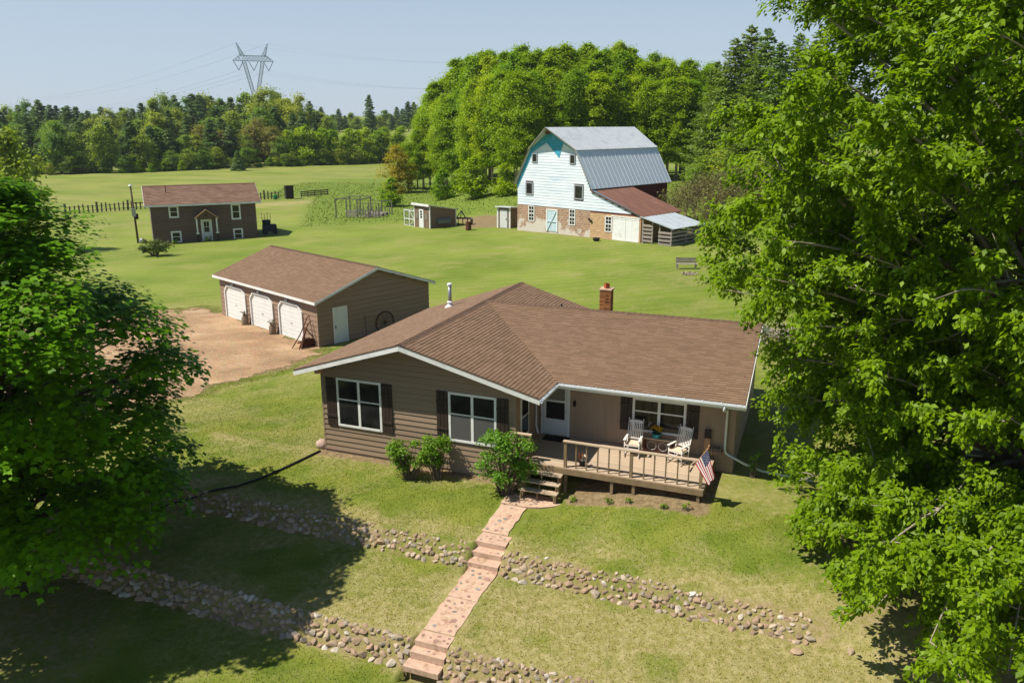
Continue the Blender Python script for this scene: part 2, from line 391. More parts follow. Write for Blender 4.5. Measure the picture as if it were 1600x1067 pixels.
used = np.unique(F); rm = np.zeros(gx.size, int); rm[used] = np.arange(len(used))
V = np.stack([gx, gy, hgt], -1).reshape(-1, 3)[used]
me = np_mesh('gravel_drive', V, 4, GRAVEL, F=rm[F], smooth=True)
tag(link(bpy.data.objects.new('gravel_drive', me)), kind='structure')

# ---- lawn blades on the terraces (uncountable), and rank grass by the barn
def blades(name, X, Y, hmin, hmax, wmin, wmax, mat, label, cat, seed, lean=.5):
    rs = np.random.RandomState(seed); n = len(X); Z = terr(X, Y) - .01
    di, dr, rk = masks(X, Y); h = rs.uniform(hmin, hmax, n) * (1 - .4 * di); w = rs.uniform(wmin, wmax, n); an = rs.uniform(0, 2 * pi, n)
    la = rs.uniform(0, 2 * pi, n); l = h * rs.uniform(0, lean, n)
    c = np.stack([X, Y, Z], -1); s = np.stack([np.cos(an) * w, np.sin(an) * w, 0 * w], -1); u = np.stack([np.cos(la) * l, np.sin(la) * l, h], -1)
    V = np.stack([c - s, c + s, c + u + s * .15, c + u - s * .15], 1).reshape(-1, 3)
    me = np_mesh(name, V, 4, mat, rnd=rs.rand(n), extra=[('dirt', 'FACE', di), ('dry', 'FACE', dr), ('rank', 'FACE', rk)])
    return tag(link(bpy.data.objects.new(name, me)), label, cat, kind='stuff')
rs = np.random.RandomState(3)
def keep_out(a, b):
    k = (b > -.05) & (a > -.1)
    k |= (a > 8.0) & (a < 9.3) & (b < -1.4)
    k |= (a > 8.0) & (a < 10.1) & (b > -1.75)
    return ~k
n = 270000
aa = rs.uniform(-14, 21, n); bb = rs.uniform(-13.5, 9, n); k = keep_out(aa, bb) & (rs.rand(n) > sm(bb, 0, 8.5)) & (rs.rand(n) > sm(-aa, 5, 13)); aa, bb = aa[k], bb[k]; x, y = from_local(aa, bb)
di, dr, rk = masks(x, y); k = rs.rand(len(x)) > di * .95; x, y = x[k], y[k]
ex, ey = rs.uniform(-30, -10, 400000), rs.uniform(29, 55, 400000); ed = dist_poly(ex, ey, DRIVE) + (fbm(ex * 1.1 + 31, ey * 1.1, 4) - .5) * 1.5; k = (np.abs(ed - .35) < .75) & (rs.rand(len(ex)) < 1.1 - np.abs(ed - .45) * 1.3)
x, y = np.concatenate([x, ex[k]]), np.concatenate([y, ey[k]])            # ragged grass over the edge of the gravel
blades('lawn_blades', x, y, .02, .048, .010, .024, BLADE, 'short mown lawn blades on the front terraces', 'grass', 4)
n = 46000
x = rs.uniform(-46, 40, n); y = rs.uniform(76, 172, n); di, dr, rk = masks(x, y); k = rs.rand(n) < rk * .9 - .05; x, y = x[k], y[k]
blades('rank_grass', x, y, .06, .2, .04, .11, BLADE, 'tall uncut green grass around the barn and coop', 'grass', 6, .9)

# ================================================================ WALKWAY
CONC = pmat('pink concrete', '#b09279', '#c4a78e', 7, .85, .35, 60, worn='#9b7663', wscale=5)
CONC_S = pmat('worn step concrete', '#b0907a', '#c6a78f', 6, .9, .45, 45, worn='#957a60', wscale=4)
INLAY = {k: pmat('inlaid ' + k, c1, c2, 9, .75, .2, 60, orand=.2) for k, c1, c2 in (('grey', '#75706a', '#8d877d'), ('red', '#8d6d5f', '#a07e70'), ('tan', '#a08468', '#b79b80'))}
HOUSE_LOC = (HX, HY, 0)
wk = thing('walkway', None, None, HOUSE_LOC, HYAW); wk['kind'] = 'structure'
def slab(name, a0, a1, b0, b1, z0, z1, th, mat, jit=.02, seed=0, nseg=7):
    """slab from b0 (near house, height z0) to b1 (height z1) with slightly wandering edges"""
    r = random.Random(seed); mb = MB(); L = []; R = []
    for i in range(nseg + 1):
        f = i / nseg; b = b0 + (b1 - b0) * f; z = z0 + (z1 - z0) * f
        L.append((a0 + r.uniform(-jit, jit), b, z)); R.append((a1 + r.uniform(-jit, jit), b, z))
    for i in range(nseg):
        q = [L[i], R[i], R[i + 1], L[i + 1]]
        mb.v += []; n = len(mb.v)
        mb.v += q + [(p[0], p[1], p[2] - th) for p in q]
        mb.f += [(n + 3, n + 2, n + 1, n), (n, n + 4, n + 7, n + 3), (n + 1, n + 2, n + 6, n + 5)]; mb.a += [.5] * 3
        if i == 0: mb.f.append((n, n + 1, n + 5, n + 4)); mb.a.append(.5)
        if i == nseg - 1: mb.f.append((n + 3, n + 7, n + 6, n + 2)); mb.a.append(.5)
    return mb.build(name, mat, wk)
slab('concrete_slab', 8.12, 9.02, -1.62, -3.34, -.075, -.225, .14, CONC, .035, 1)
slab('step', 8.18, 9.2, -3.37, -3.97, -.24, -.25, .2, CONC_S, .01, 2, 2)
slab('step', 8.20, 9.21, -3.95, -4.30, -.42, -.43, .2, CONC_S, .01, 3, 2)
slab('step', 8.22, 9.22, -4.28, -4.66, -.60, -.61, .25, CONC_S, .01, 4, 2)
slab('concrete_slab', 8.26, 9.20, -4.64, -6.18, -.765, -.855, .14, CONC, .035, 5)
slab('concrete_slab', 8.28, 9.20, -6.20, -7.76, -.857, -.945, .14, CONC, .035, 6)
slab('step', 8.28, 9.26, -7.79, -8.27, -.955, -.965, .2, CONC_S, .01, 7, 2)
slab('step', 8.26, 9.27, -8.25, -8.52, -1.14, -1.15, .2, CONC_S, .01, 8, 2)
slab('step', 8.22, 9.25, -8.50, -8.86, -1.36, -1.37, .16, CONC_S, .01, 9, 2)
mb = MB()                                               # curved apron under the stairs
apr = [(8.08, -1.6), (9.0, -1.6), (9.45, -1.48), (9.85, -1.25), (10.15, -.9), (10.3, -.45), (8.05, -.45)]
mb.prism([(a, b, -.045) for a, b in apr], (0, 0, -.15)); mb.build('concrete_apron', CONC, wk)
r = random.Random(12); placed = []
def inlay(a, b, z, s, key):
    n = r.randint(5, 7); off = r.uniform(0, 6); e = r.uniform(.6, 1)
    P = [(s * cos(off + 2 * pi * i / n) * r.uniform(.75, 1.1), s * e * sin(off + 2 * pi * i / n) * r.uniform(.75, 1.1), .007) for i in range(n)]
    o = MB().prism(P, (0, 0, -.02)).build('inlaid_stone', INLAY[key], wk); o.location = (a, b, z); o.rotation_euler = (0, 0, r.uniform(0, 6))
def scatter_inlay(a0, a1, b0, b1, z0, z1, n, smin, smax):
    c = 0
    for _ in range(n * 40):
        if c >= n: break
        s = r.uniform(smin, smax); a = r.uniform(a0 + s, a1 - s); b = r.uniform(b1 + s, b0 - s)
        if any(hypot2(a - p[0], b - p[1]) < s + p[2] + .03 for p in placed): continue
        placed.append((a, b, s)); f = (b - b0) / (b1 - b0); inlay(a, b, z0 + (z1 - z0) * f, s, r.choice(['grey', 'red', 'red', 'grey', 'tan'])); c += 1
hypot2 = math.hypot
scatter_inlay(8.14, 9.0, -1.65, -3.3, -.075, -.225, 8, .05, .1)
scatter_inlay(8.2, 9.18, -3.4, -3.9, -.24, -.25, 6, .04, .08)
scatter_inlay(8.3, 9.18, -4.7, -6.15, -.765, -.855, 15, .055, .12)
scatter_inlay(8.3, 9.18, -6.25, -7.7, -.857, -.945, 16, .055, .12)
scatter_inlay(8.3, 9.24, -7.82, -8.22, -.955, -.965, 7, .05, .09)
scatter_inlay(8.24, 9.2, -4.02, -4.26, -.42, -.43, 2, .04, .07); scatter_inlay(8.3, 9.2, -8.3, -8.5, -1.14, -1.15, 3, .04, .07)

# ================================================================ RUBBLE WALLS
STONES = []
def stone_material():
    m, t, b = new_mat('field stone'); tc = N(t, 'ShaderNodeTexCoord'); oi = N(t, 'ShaderNodeObjectInfo')
    c = ramp(t, oi.outputs['Random'], [(0, lin('#8b7861')), (.22, lin('#a88f73')), (.4, lin('#b3957c')), (.55, lin('#bda585')), (.7, lin('#a09686')), (.84, lin('#c8b195')), (.97, lin('#cabfad')), (1, lin('#e0d9cc'))]).outputs[0]
    n = noise_node(t, tc.outputs['Object'], 3.5, 6, .7); c = mix(t, .8, c, ramp(t, n.outputs[0], [(.25, (.5, .48, .45)), (.55, (.7, .68, .65)), (.8, (.92, .9, .87))]).outputs[0], 'MULTIPLY')
    t.links.new(c, b.inputs['Base Color']); b.inputs['Roughness'].default_value = .85
    bp = N(t, 'ShaderNodeBump'); bp.inputs['Strength'].default_value = .5; bp.inputs['Distance'].default_value = .03; t.links.new(noise_node(t, tc.outputs['Object'], 7, 5).outputs[0], bp.inputs['Height']); t.links.new(bp.outputs[0], b.inputs['Normal'])
    return m
STONE = stone_material()
for k in range(7):
    r = random.Random(40 + k); bm = bmesh.new()
    for _ in range(26):
        v = Vector((r.gauss(0, 1), r.gauss(0, 1), r.gauss(0, 1))).normalized(); v = Vector((v.x * 1, v.y * r.uniform(.7, .9), v.z * .72)) * r.uniform(.88, 1.06); bm.verts.new(v)
    res = bmesh.ops.convex_hull(bm, input=bm.verts); bmesh.ops.delete(bm, geom=list({g for g in res['geom_interior'] if isinstance(g, bmesh.types.BMVert)}), context='VERTS')
    me = bpy.data.meshes.new('stone'); bm.to_mesh(me); bm.free(); me.materials.append(STONE)
    STONES.append(me)
def rubble(label, a0, a1, btop, bbot, ztop, zbot, n, seed, smin, smax, curve=lambda a: 0, name='rubble_wall'):
    w = thing(name, label, 'stone wall', HOUSE_LOC, HYAW, 'dry stone terrace walls'); r = random.Random(seed); P = []
    tries = 0
    while len(P) < n and tries < n * 150:
        tries += 1
        f = r.random(); a = r.uniform(a0, a1); s = r.uniform(smin, smax) * (1.0 if r.random() < .8 else 1.35) * (.75 + .5 * f)
        b = btop + (bbot - btop) * f + curve(a) + r.uniform(-.04, .04); z = ztop + (zbot - ztop) * f
        if any(abs(a - p[0]) < (s + p[2]) * .7 and hypot2(a - p[0], (f - p[1]) * .78) < (s + p[2]) * .50 for p in P): continue
        P.append((a, f, s)); wx, wy = from_local(a, b); z = gz(wx, wy)
        inst('stone', r.choice(STONES), w, (a, b, z - s * .12), (r.uniform(-.5, .5), r.uniform(-.5, .5), r.uniform(0, 6.3)), (s, s * r.uniform(.75, 1.05), s * r.uniform(.7, 1.0)))
    return w
rubble('upper terrace wall of small tan field stones left of the walkway', -4.5, 8.12, -4.1, -4.72, -.3, -.8, 300, 1, .085, .135)
rubble('upper terrace wall of loose field stones right of the walkway', 9.28, 18.2, -4.12, -4.8, -.3, -.8, 235, 2, .085, .14, lambda a: -.02 * max(0, a - 12))
rubble('lower terrace wall of big rounded field stones left of the walkway', -4.6, 8.2, -8.16, -8.76, -1.0, -1.55, 300, 3, .10, .165)
rubble('lower terrace wall of rounded field stones right of the walkway', 9.3, 13.2, -8.16, -8.85, -1.0, -1.55, 120, 4, .085, .15)
r = random.Random(77)
for i, (a, b) in enumerate([(17.9, -5.3), (19.2, -4.9)]):
    wx, wy = from_local(a, b); s = .17 - .03 * i
    o = inst('field_stone', STONES[i], None, (wx, wy, gz(wx, wy) + .03), (0, 0, i), (s, s, s * .8))
    tag(o, ['round tan field stone lying on the grass below the upper terrace wall', 'small pale field stone at the far right end of the upper wall'][i], 'stone')

# ================================================================ SHARED BUILDING MATERIALS AND HELPERS
def shingle_material(name, c1, c2, c3):
    m, t, b = new_mat(name); tc = N(t, 'ShaderNodeTexCoord'); P = tc.outputs['Object']
    a = N(t, 'ShaderNodeAttribute', attribute_name='rnd')
    c = ramp(t, a.outputs['Fac'], [(0, lin(c1)), (.5, lin(c2)), (1, lin(c3))]).outputs[0]
    n = noise_node(t, P, 55, 4, .8); n2 = noise_node(t, P, .7, 4)
    c = mix(t, .75, c, ramp(t, n.outputs[0], [(.3, (.62, .6, .58)), (.5, (1, 1, 1)), (.72, (1.35, 1.32, 1.3))]).outputs[0], 'MULTIPLY')
    c = mix(t, .6, c, ramp(t, n2.outputs[0], [(.3, (.9, .9, .9)), (.7, (1.08, 1.08, 1.08))]).outputs[0], 'MULTIPLY')
    t.links.new(c, b.inputs['Base Color']); b.inputs['Roughness'].default_value = .95; b.inputs['Specular IOR Level'].default_value = .2
    bp = N(t, 'ShaderNodeBump'); bp.inputs['Strength'].default_value = .35; bp.inputs['Distance'].default_value = .01; t.links.new(n.outputs[0], bp.inputs['Height']); t.links.new(bp.outputs[0], b.inputs['Normal'])
    return m
SHINGLE = shingle_material('brown shingles', '#715b47', '#775f4b', '#7e6652')
SHINGLE_DK = pmat('ridge shingle', '#4d3a30', '#66503f', 12, .95, .3, 60)
SIDING = pmat('brown lap siding', '#85715d', '#907b66', 1.5, .6, .12, 30, spec=.3, stretch=(.3, 1, 4), orand=.05)
SIDING_G = pmat('garage brown siding', '#87705d', '#937a66', 1.5, .65, .12, 30, stretch=(.3, .3, 4), orand=.05)
PANEL = pmat('brown panel siding', '#917c68', '#9c8772', 2, .65, .1, 40, stretch=(4, 4, .2))
WALLCORE = pmat('brown wall core', '#2e261f', '#3a3028', 2, .8)
WHITE = pmat('white trim paint', '#d6d6d2', '#e2e1dc', 4, .5, .05, 40, worn='#c6c5be', wscale=2)
WHITE_D = pmat('white door paint', '#c9cbc8', '#d6d7d2', 3, .45, .03, 30)
SHUT = pmat('dark brown shutter', '#2e241f', '#3b2f28', 8, .6, .15, 40, stretch=(1, 1, .2))
SOFFIT = pmat('soffit', '#8d7a66', '#9a8873', 3, .8)
FOUND = pmat('foundation', '#85705f', '#9a8674', 4, .9, .3, 30)
WOODRAW = pmat('raw beam end', '#a97f58', '#bd9470', 10, .8, .2, 30)
SCREEN = pmat('insect screen', '#4b4a48', '#585654', 20, .85)
CURTAIN = pmat('pale blind', '#6d6a60', '#817d70', 5, .9)
METALW = pmat('white metal', '#cdd2d4', '#dadedf', 3, .35, spec=.5)
DARKMET = pmat('black iron', '#17161a', '#24211f', 15, .6, .2, 40)
RUST = pmat('rusty iron', '#4a2a1c', '#6b4029', 12, .85, .4, 40, worn='#2c1d17', wscale=6)
STEEL = pmat('galvanised steel', '#8f8f8c', '#a8a8a4', 8, .35, metal=.7, spec=.5)
def glass_material():
    m, t, b = new_mat('window glass'); tc = N(t, 'ShaderNodeTexCoord'); n = noise_node(t, tc.outputs['Object'], 1.2, 3)
    t.links.new(ramp(t, n.outputs[0], [(.3, (.006, .007, .007)), (.7, (.03, .03, .026))]).outputs[0], b.inputs['Base Color'])
    b.inputs['Roughness'].default_value = .05; b.inputs['Specular IOR Level'].default_value = .4
    return m
GLASS = glass_material()

def clip_half(poly, nx, ny, c):                 # keep nx*x+ny*y <= c
    out = []
    for i in range(len(poly)):
        p, q = poly[i], poly[(i + 1) % len(poly)]; dp = nx * p[0] + ny * p[1] - c; dq = nx * q[0] + ny * q[1] - c
        if dp <= 0: out.append(p)
        if (dp < 0 < dq) or (dq < 0 < dp):
            f = dp / (dp - dq); out.append((p[0] + f * (q[0] - p[0]), p[1] + f * (q[1] - p[1])))
    return out
def shingle_plane(mb, pts, expo=.142, tab=.34, th=.017, seed=0):
    """lay overlapping shingle tabs, each a thin wedge, over a convex roof plane"""
    r = random.Random(seed); P = [Vector(p) for p in pts]; n = Vector((0, 0, 0))
    for i in range(1, len(P) - 1): n += (P[i] - P[0]).cross(P[i + 1] - P[0])
    n.normalize(); n = -n if n.z < 0 else n
    u = Vector((0, 0, 1)).cross(n).normalized(); v = n.cross(u)
    o = min(P, key=lambda p: p.z); Q = [((p - o).dot(u), (p - o).dot(v)) for p in P]
    v1 = max(q[1] for q in Q); k = 0; vk = 0.
    while vk < v1 - 1e-4:
        row = clip_half(clip_half(Q, 0, -1, -vk), 0, 1, vk + expo)
        if len(row) >= 3:
            ulo = min(q[0] for q in row); uhi = max(q[0] for q in row); uk = ulo - r.uniform(0, tab)
            while uk < uhi:
                w = tab * r.uniform(.75, 1.25); c = clip_half(clip_half(row, -1, 0, -uk), 1, 0, uk + w)
                if len(c) >= 3:
                    j = r.uniform(0, .006); rn = r.random()
                    top = [o + u * q[0] + v * q[1] + n * (th * (1 - (q[1] - vk) / expo) + j + .004) for q in c]
                    b0 = len(mb.v); m = len(c); mb.v += [tuple(p) for p in top]
                    ar = sum(c[i][0] * c[(i + 1) % m][1] - c[(i + 1) % m][0] * c[i][1] for i in range(m))
                    mb.f.append(tuple(range(b0, b0 + m)) if ar > 0 else tuple(reversed(range(b0, b0 + m)))); mb.a.append(rn)
                    for i in range(m):                       # butt edges
                        if abs(c[i][1] - vk) < 1e-4 and abs(c[(i + 1) % m][1] - vk) < 1e-4:
                            p, q = c[i], c[(i + 1) % m]; b1 = len(mb.v)
                            base = [o + u * z[0] + v * z[1] - n * .004 for z in (p, q)]
                            mb.v += [tuple(base[0]), tuple(base[1])]; mb.f.append((b0 + i, b0 + (i + 1) % m, b1 + 1, b1)); mb.a.append(rn * .3)
                uk += w
        vk += expo; k += 1
    return mb
def roof_slab(mb, pts, th): return mb.prism([(p[0], p[1], p[2] - .004) for p in pts], (0, 0, -th))
def fascia(mb, p, q, h=.2, t=.035, drop=.0):
    """upright board along an eave or rake edge, outside of it to the right of p->q"""
    p, q = Vector(p), Vector(q); d = Vector((q.x - p.x, q.y - p.y, 0)).normalized(); o = Vector((d.y, -d.x, 0)) * t
    a = [p + Vector((0, 0, -drop)), q + Vector((0, 0, -drop)), q + Vector((0, 0, -drop - h)), p + Vector((0, 0, -drop - h))]
    return mb.prism(a, o)
def ridge_cap(parent, p, q, w=.16, mat=None, step=.25):
    p, q = Vector(p), Vector(q); d = (q - p); L = d.length; d.normalize(); s = Vector((-d.y, d.x, 0)); mb = MB(); n = int(L / step)
    for i in range(n):
        a = p + d * (L * i / n); b = p + d * (L * (i + 1.12) / n)
        for sg in (-1, 1):
            A = [a + Vector((0, 0, .035)), b + Vector((0, 0, .02)), b + s * sg * w + Vector((0, 0, -.035)), a + s * sg * w + Vector((0, 0, -.02))]
            mb.add(A, [(0, 1, 2, 3) if sg < 0 else (3, 2, 1, 0)])
    return mb.build('ridge_cap', mat or SHINGLE_DK, parent)

def lap_wall(parent, org, U, length, z0, z1, course, topfn=None, mat=None, cuts=(), th=.042, name='siding_board', out=None):
    """clapboards one by one. org = (x,y) start, U = unit direction along the wall, outward = right of U"""
    ux, uy = U; ox, oy = (uy, -ux) if out is None else out
    z = z0; k = 0
    while z < z1 - .01:
        zt = min(z + course, z1)
        spans = [(0., length)]
        if topfn:                                          # gable: shorten the board under the slope
            lo, hi = topfn(z + (zt - z) * .5)
            if hi - lo < .1: break
            spans = [(max(0, lo), min(length, hi))]
        bits = []
        for c0, c1, cz0, cz1 in cuts:
            if zt > cz0 + .03 and z < cz1 - .03:
                if z < cz0 - .02: bits.append((c0, c1, z, cz0))
                if zt > cz1 + .03: bits.append((c0, c1, cz1, zt))
                spans = [s for a, b in spans for s in (((a, min(b, c0))), ((max(a, c1), b))) if s[1] - s[0] > .03]
        for a, b, z_lo, z_hi in [(a, b, z, zt) for a, b in spans] + bits:
            pr = []
            for s in (a, b):
                x, y = org[0] + ux * s, org[1] + uy * s
                pr.append([(x + ox * d, y + oy * d, zz) for d, zz in ((.0, z_lo), (th, z_lo), (.012, z_hi - .018), (.0, z_hi - .018))])
            mb = MB(); mb.add(pr[0] + pr[1], [(0, 1, 2, 3), (7, 6, 5, 4), (1, 0, 4, 5), (2, 1, 5, 6), (3, 2, 6, 7), (0, 3, 7, 4)])
            if ((pr[1][0][0] - pr[0][0][0]) * oy - (pr[1][0][1] - pr[0][0][1]) * ox) > 0: mb.f = [tuple(reversed(f)) for f in mb.f]
            mb.build(name, mat or SIDING, parent)
        z = zt; k += 1

def frame_window(parent, O, U, w, h, z, mull=1, rail=.5, proud=.06, fw=.075, lower=None, name='window', frame_mat=None, sill=True):
    """double-hung unit(s): casing, mullion, meeting rails, panes. O=(x,y) left lower corner seen from outside, U along wall, outward right of U"""
    ux, uy = U; ox, oy = uy, -ux
    def P(s, d, zz): return (O[0] + ux * s + ox * d, O[1] + uy * s + oy * d, zz)
    def bx(mb, s0, s1, d0, d1, z0, z1):
        mb.add([P(s0, d1, z0), P(s1, d1, z0), P(s1, d0, z0), P(s0, d0, z0), P(s0, d1, z1), P(s1, d1, z1), P(s1, d0, z1), P(s0, d0, z1)],
               [(0, 3, 2, 1), (4, 5, 6, 7), (0, 1, 5, 4), (1, 2, 6, 5), (2, 3, 7, 6), (3, 0, 4, 7)])
    fm = frame_mat or WHITE
    mb = MB(); bx(mb, 0, fw, 0, proud, z, z + h); bx(mb, w - fw, w, 0, proud, z, z + h); bx(mb, fw, w - fw, 0, proud, z + h - fw, z + h); bx(mb, fw, w - fw, 0, proud + .01, z, z + fw)
    n = mull + 1; cw = (w - 2 * fw)
    for i in range(1, n): s = fw + cw * i / n; bx(mb, s - fw * .6, s + fw * .6, 0, proud - .003, z + fw, z + h - fw)
    wd = mb.build(name, fm, parent)
    for i in range(n):
        s0 = fw + cw * i / n + (fw * .6 if i else 0); s1 = fw + cw * (i + 1) / n - (fw * .6 if i < n - 1 else 0)
        zr = z + fw + (h - 2 * fw) * rail
        if rail: mb = MB(); bx(mb, s0, s1, 0, proud - .015, zr - .025, zr + .025); mb.build('sash_rail', fm, wd)
        mb = MB(); bx(mb, s0, s1, 0, .028, (zr + .025) if rail else z + fw, z + h - fw); mb.build('pane', GLASS, wd)
        if rail: mb = MB(); bx(mb, s0, s1, 0, .034, z + fw, zr - .025); mb.build('screen' if lower else 'pane', lower or GLASS, wd)
    return wd
def shutter(parent, O, U, w, h, z):
    ux, uy = U; ox, oy = uy, -ux; nb = 3; s = thing_part('shutter', parent)
    mb = MB()
    def bx(mb, s0, s1, d0, d1, z0, z1):
        P = lambda s_, d, zz: (O[0] + ux * s_ + ox * d, O[1] + uy * s_ + oy * d, zz)
        mb.add([P(s0, d1, z0), P(s1, d1, z0), P(s1, d0, z0), P(s0, d0, z0), P(s0, d1, z1), P(s1, d1, z1), P(s1, d0, z1), P(s0, d0, z1)],
               [(0, 3, 2, 1), (4, 5, 6, 7), (0, 1, 5, 4), (1, 2, 6, 5), (2, 3, 7, 6), (3, 0, 4, 7)])
    for i in range(nb):
        m = MB(); bx(m, w * i / nb + .006, w * (i + 1) / nb - .006, .01, .055, z, z + h); m.build('slat', SHUT, s)
    for zz in (z + h * .78, z + h * .22): m = MB(); bx(m, 0, w, .055, .085, zz - .045, zz + .045); m.build('batten', SHUT, s)
    return s
def thing_part(name, parent):
    o = bpy.data.objects.new(name, None); o.empty_display_size = .05; return link(o, parent)

# ================================================================ RANCH HOUSE  (local: x along the front, y back, z up)
house = thing('ranch_house', 'brown single-storey ranch house with L-shaped shingle roof and white-trimmed front gable', 'house', HOUSE_LOC, HYAW)
HWd, RA, RZ = 8.02, 3.97, 4.95
EL, ER = (-.94, 3.34), (9.06, 3.42)
sL = (RZ - EL[1]) / (RA - EL[0]); sR = (RZ - ER[1]) / (ER[0] - RA)
zroof = lambda a: RZ - sL * (RA - a) if a < RA else RZ - sR * (a - RA)
WB, WR, WA = 2.55, 6.9, 15.26         # wing wall, wing ridge, wing right wall
IC = 1.51
FO, FP, HB = .415, .94, 11.41
sW = (RZ - ER[1]) / (WR - IC)
# walls
mb = MB()
pts = [(0.03, .02, -.3), (HWd - .03, .02, -.3), (HWd - .03, .02, zroof(HWd) - .2), (RA, .02, RZ - .2), (.03, .02, zroof(0) - .2)]
mb.prism(pts, (0, 10.6, 0)); mb.build('main_wall', WALLCORE, house)
mb = MB(); zw = lambda b: RZ - sW * (WR - b)
mb.prism([(HWd - .5, WB + .02, -.1), (HWd - .5, 10.6, -.1), (HWd - .5, 10.6, zw(WB) - .15), (HWd - .5, WR, RZ - .22), (HWd - .5, WB + .02, zw(WB) - .15)], (WA - HWd + .47, 0, 0)); mb.build('wing_wall', WALLCORE, house)
# gable lap boards
W1 = (.69, 2.64, 1.17, 3.12); W2 = (5.43, 7.31, 1.25, 3.13)
def top_main(z):
    zz = z + .26; return (RA - (RZ - zz) / sL, RA + (RZ - zz) / sR)
lap_wall(house, (0, 0), (1, 0), HWd, .12, 4.7, .212, top_main, SIDING, cuts=[(W1[0] + .02, W1[1] - .02, W1[2] + .03, W1[3] - .03), (W2[0] + .02, W2[1] - .02, W2[2] + .03, W2[3] - .03)])
mb = MB(); mb.box(-.012, HWd + .012, -.006, .05, -.4, .12); mb.build('foundation', FOUND, house)
mb = MB(); mb.box(-.02, .05, -.036, .3, .1, 3.2); mb.build('corner_board', SIDING, house)
mb = MB(); mb.box(HWd - .045, HWd + .02, -.036, .02, .1, 3.3); mb.build('corner_board', SIDING, house)
# recess side wall and wing front: panel siding with grooves
mb = MB(); mb.box(HWd - .03, HWd + .004, .03, WB, .1, 3.45)
for i in range(10): mb.box(HWd + .004, HWd + .012, .06 + i * .25, .285 + i * .25, .1, 3.45)
mb.build('recess_wall_panel', PANEL, house)
for i in range(31):
    a0 = HWd + .02 + i * .2335; mb = MB(); mb.box(a0, a0 + .2305, WB - .012, WB + .02, .35, 3.5); mb.build('panel_board', PANEL, house)
mb = MB(); mb.box(HWd, WA, WB - .004, WB + .019, .2, 3.5); mb.build('panel_backing', WALLCORE, house)
mb = MB(); mb.box(WA - .06, WA + .03, WB - .03, WB + .05, .3, 3.4); mb.build('corner_board', PANEL, house)
mb = MB(); mb.box(WA - .02, WA + .02, WB, 10.6, -.1, .42); mb.box(HWd, WA + .005, WB - .02, WB + .02, -.1, .36); mb.build('foundation', FOUND, house)
lap_wall(house, (WA, WB), (0, 1), 8.05, .42, 4.7, .212, lambda z: ((WR - (RZ - z - .26) / sW) - WB, (WR + (RZ - z - .26) / sW) - WB), SIDING)
# windows, shutters
frame_window(house, (W1[0], -.03), (1, 0), W1[1] - W1[0], W1[3] - W1[2], W1[2], 1, .57, .045, .085)
w2 = frame_window(house, (W2[0], -.03), (1, 0), W2[1] - W2[0], W2[3] - W2[2], W2[2], 1, .57, .045, .085, lower=SCREEN)
tag(w2, 'front window nearer the deck with grey screens in its lower sashes')
for a, z0, z1 in ((.22, 1.13, 3.09), (2.66, 1.15, 3.11), (4.95, 1.28, 3.13), (7.33, 1.28, 3.13)): shutter(house, (a, -.02), (1, 0), .44, z1 - z0, z0)
frame_window(house, (11.63, WB - .012), (1, 0), 1.94, 1.28, 1.6, 1, .62, .05, .085)
for a in (11.18, 13.6): shutter(house, (a, WB - .012), (1, 0), .43, 1.28, 1.58)
frame_window(house, (HWd + .012, .45), (0, 1), .8, 1.5, 1.5, 0, .5, .04, .06)
# storm door
dr = thing_part('door', house); y0 = WB - .012
mb = MB(); mb.box(8.10, 8.19, y0 - .05, y0, .97, 3.06); mb.box(9.15, 9.24, y0 - .05, y0, .97, 3.06); mb.box(8.19, 9.15, y0 - .05, y0, 2.98, 3.06); mb.build('door_frame', WHITE, dr)
mb = MB(); mb.box(8.2, 9.14, y0 - .035, y0, .99, 1.62); mb.box(8.2, 8.3, y0 - .035, y0, 1.62, 2.97); mb.box(9.04, 9.14, y0 - .035, y0, 1.62, 2.97); mb.box(8.3, 9.04, y0 - .035, y0, 2.3, 2.38); mb.box(8.3, 9.04, y0 - .035, y0, 2.9, 2.97); mb.build('door_leaf', WHITE_D, dr, bevel=.006)
mb = MB(); mb.box(8.3, 9.04, y0 - .018, y0, 1.62, 2.3); mb.build('pane', GLASS, dr)
mb = MB(); mb.box(8.3, 9.04, y0 - .018, y0, 2.38, 2.9); mb.build('pane', CURTAIN, dr)
mb = MB(); mb.box(8.28, 9.06, y0 - .045, y0 - .035, 1.08, 1.5); mb.build('kick_panel', WHITE_D, dr, bevel=.01)
mb = MB(); mb.tube([(9.09, y0 - .035, 1.9), (9.09, y0 - .09, 1.92), (9.09, y0 - .09, 2.02), (9.09, y0 - .035, 2.04)], .012, 6); mb.build('handle', STEEL, dr)
# wall lamp by the door
mb = MB(); mb.box(9.4, 9.47, WB - .05, WB - .012, 2.35, 2.45); mb.lathe([(.03, 0), (.055, .05), (.055, .16), (.02, .2)], (9.435, WB - .1, 2.24), 8); mb.build('porch_lamp', DARKMET, house)
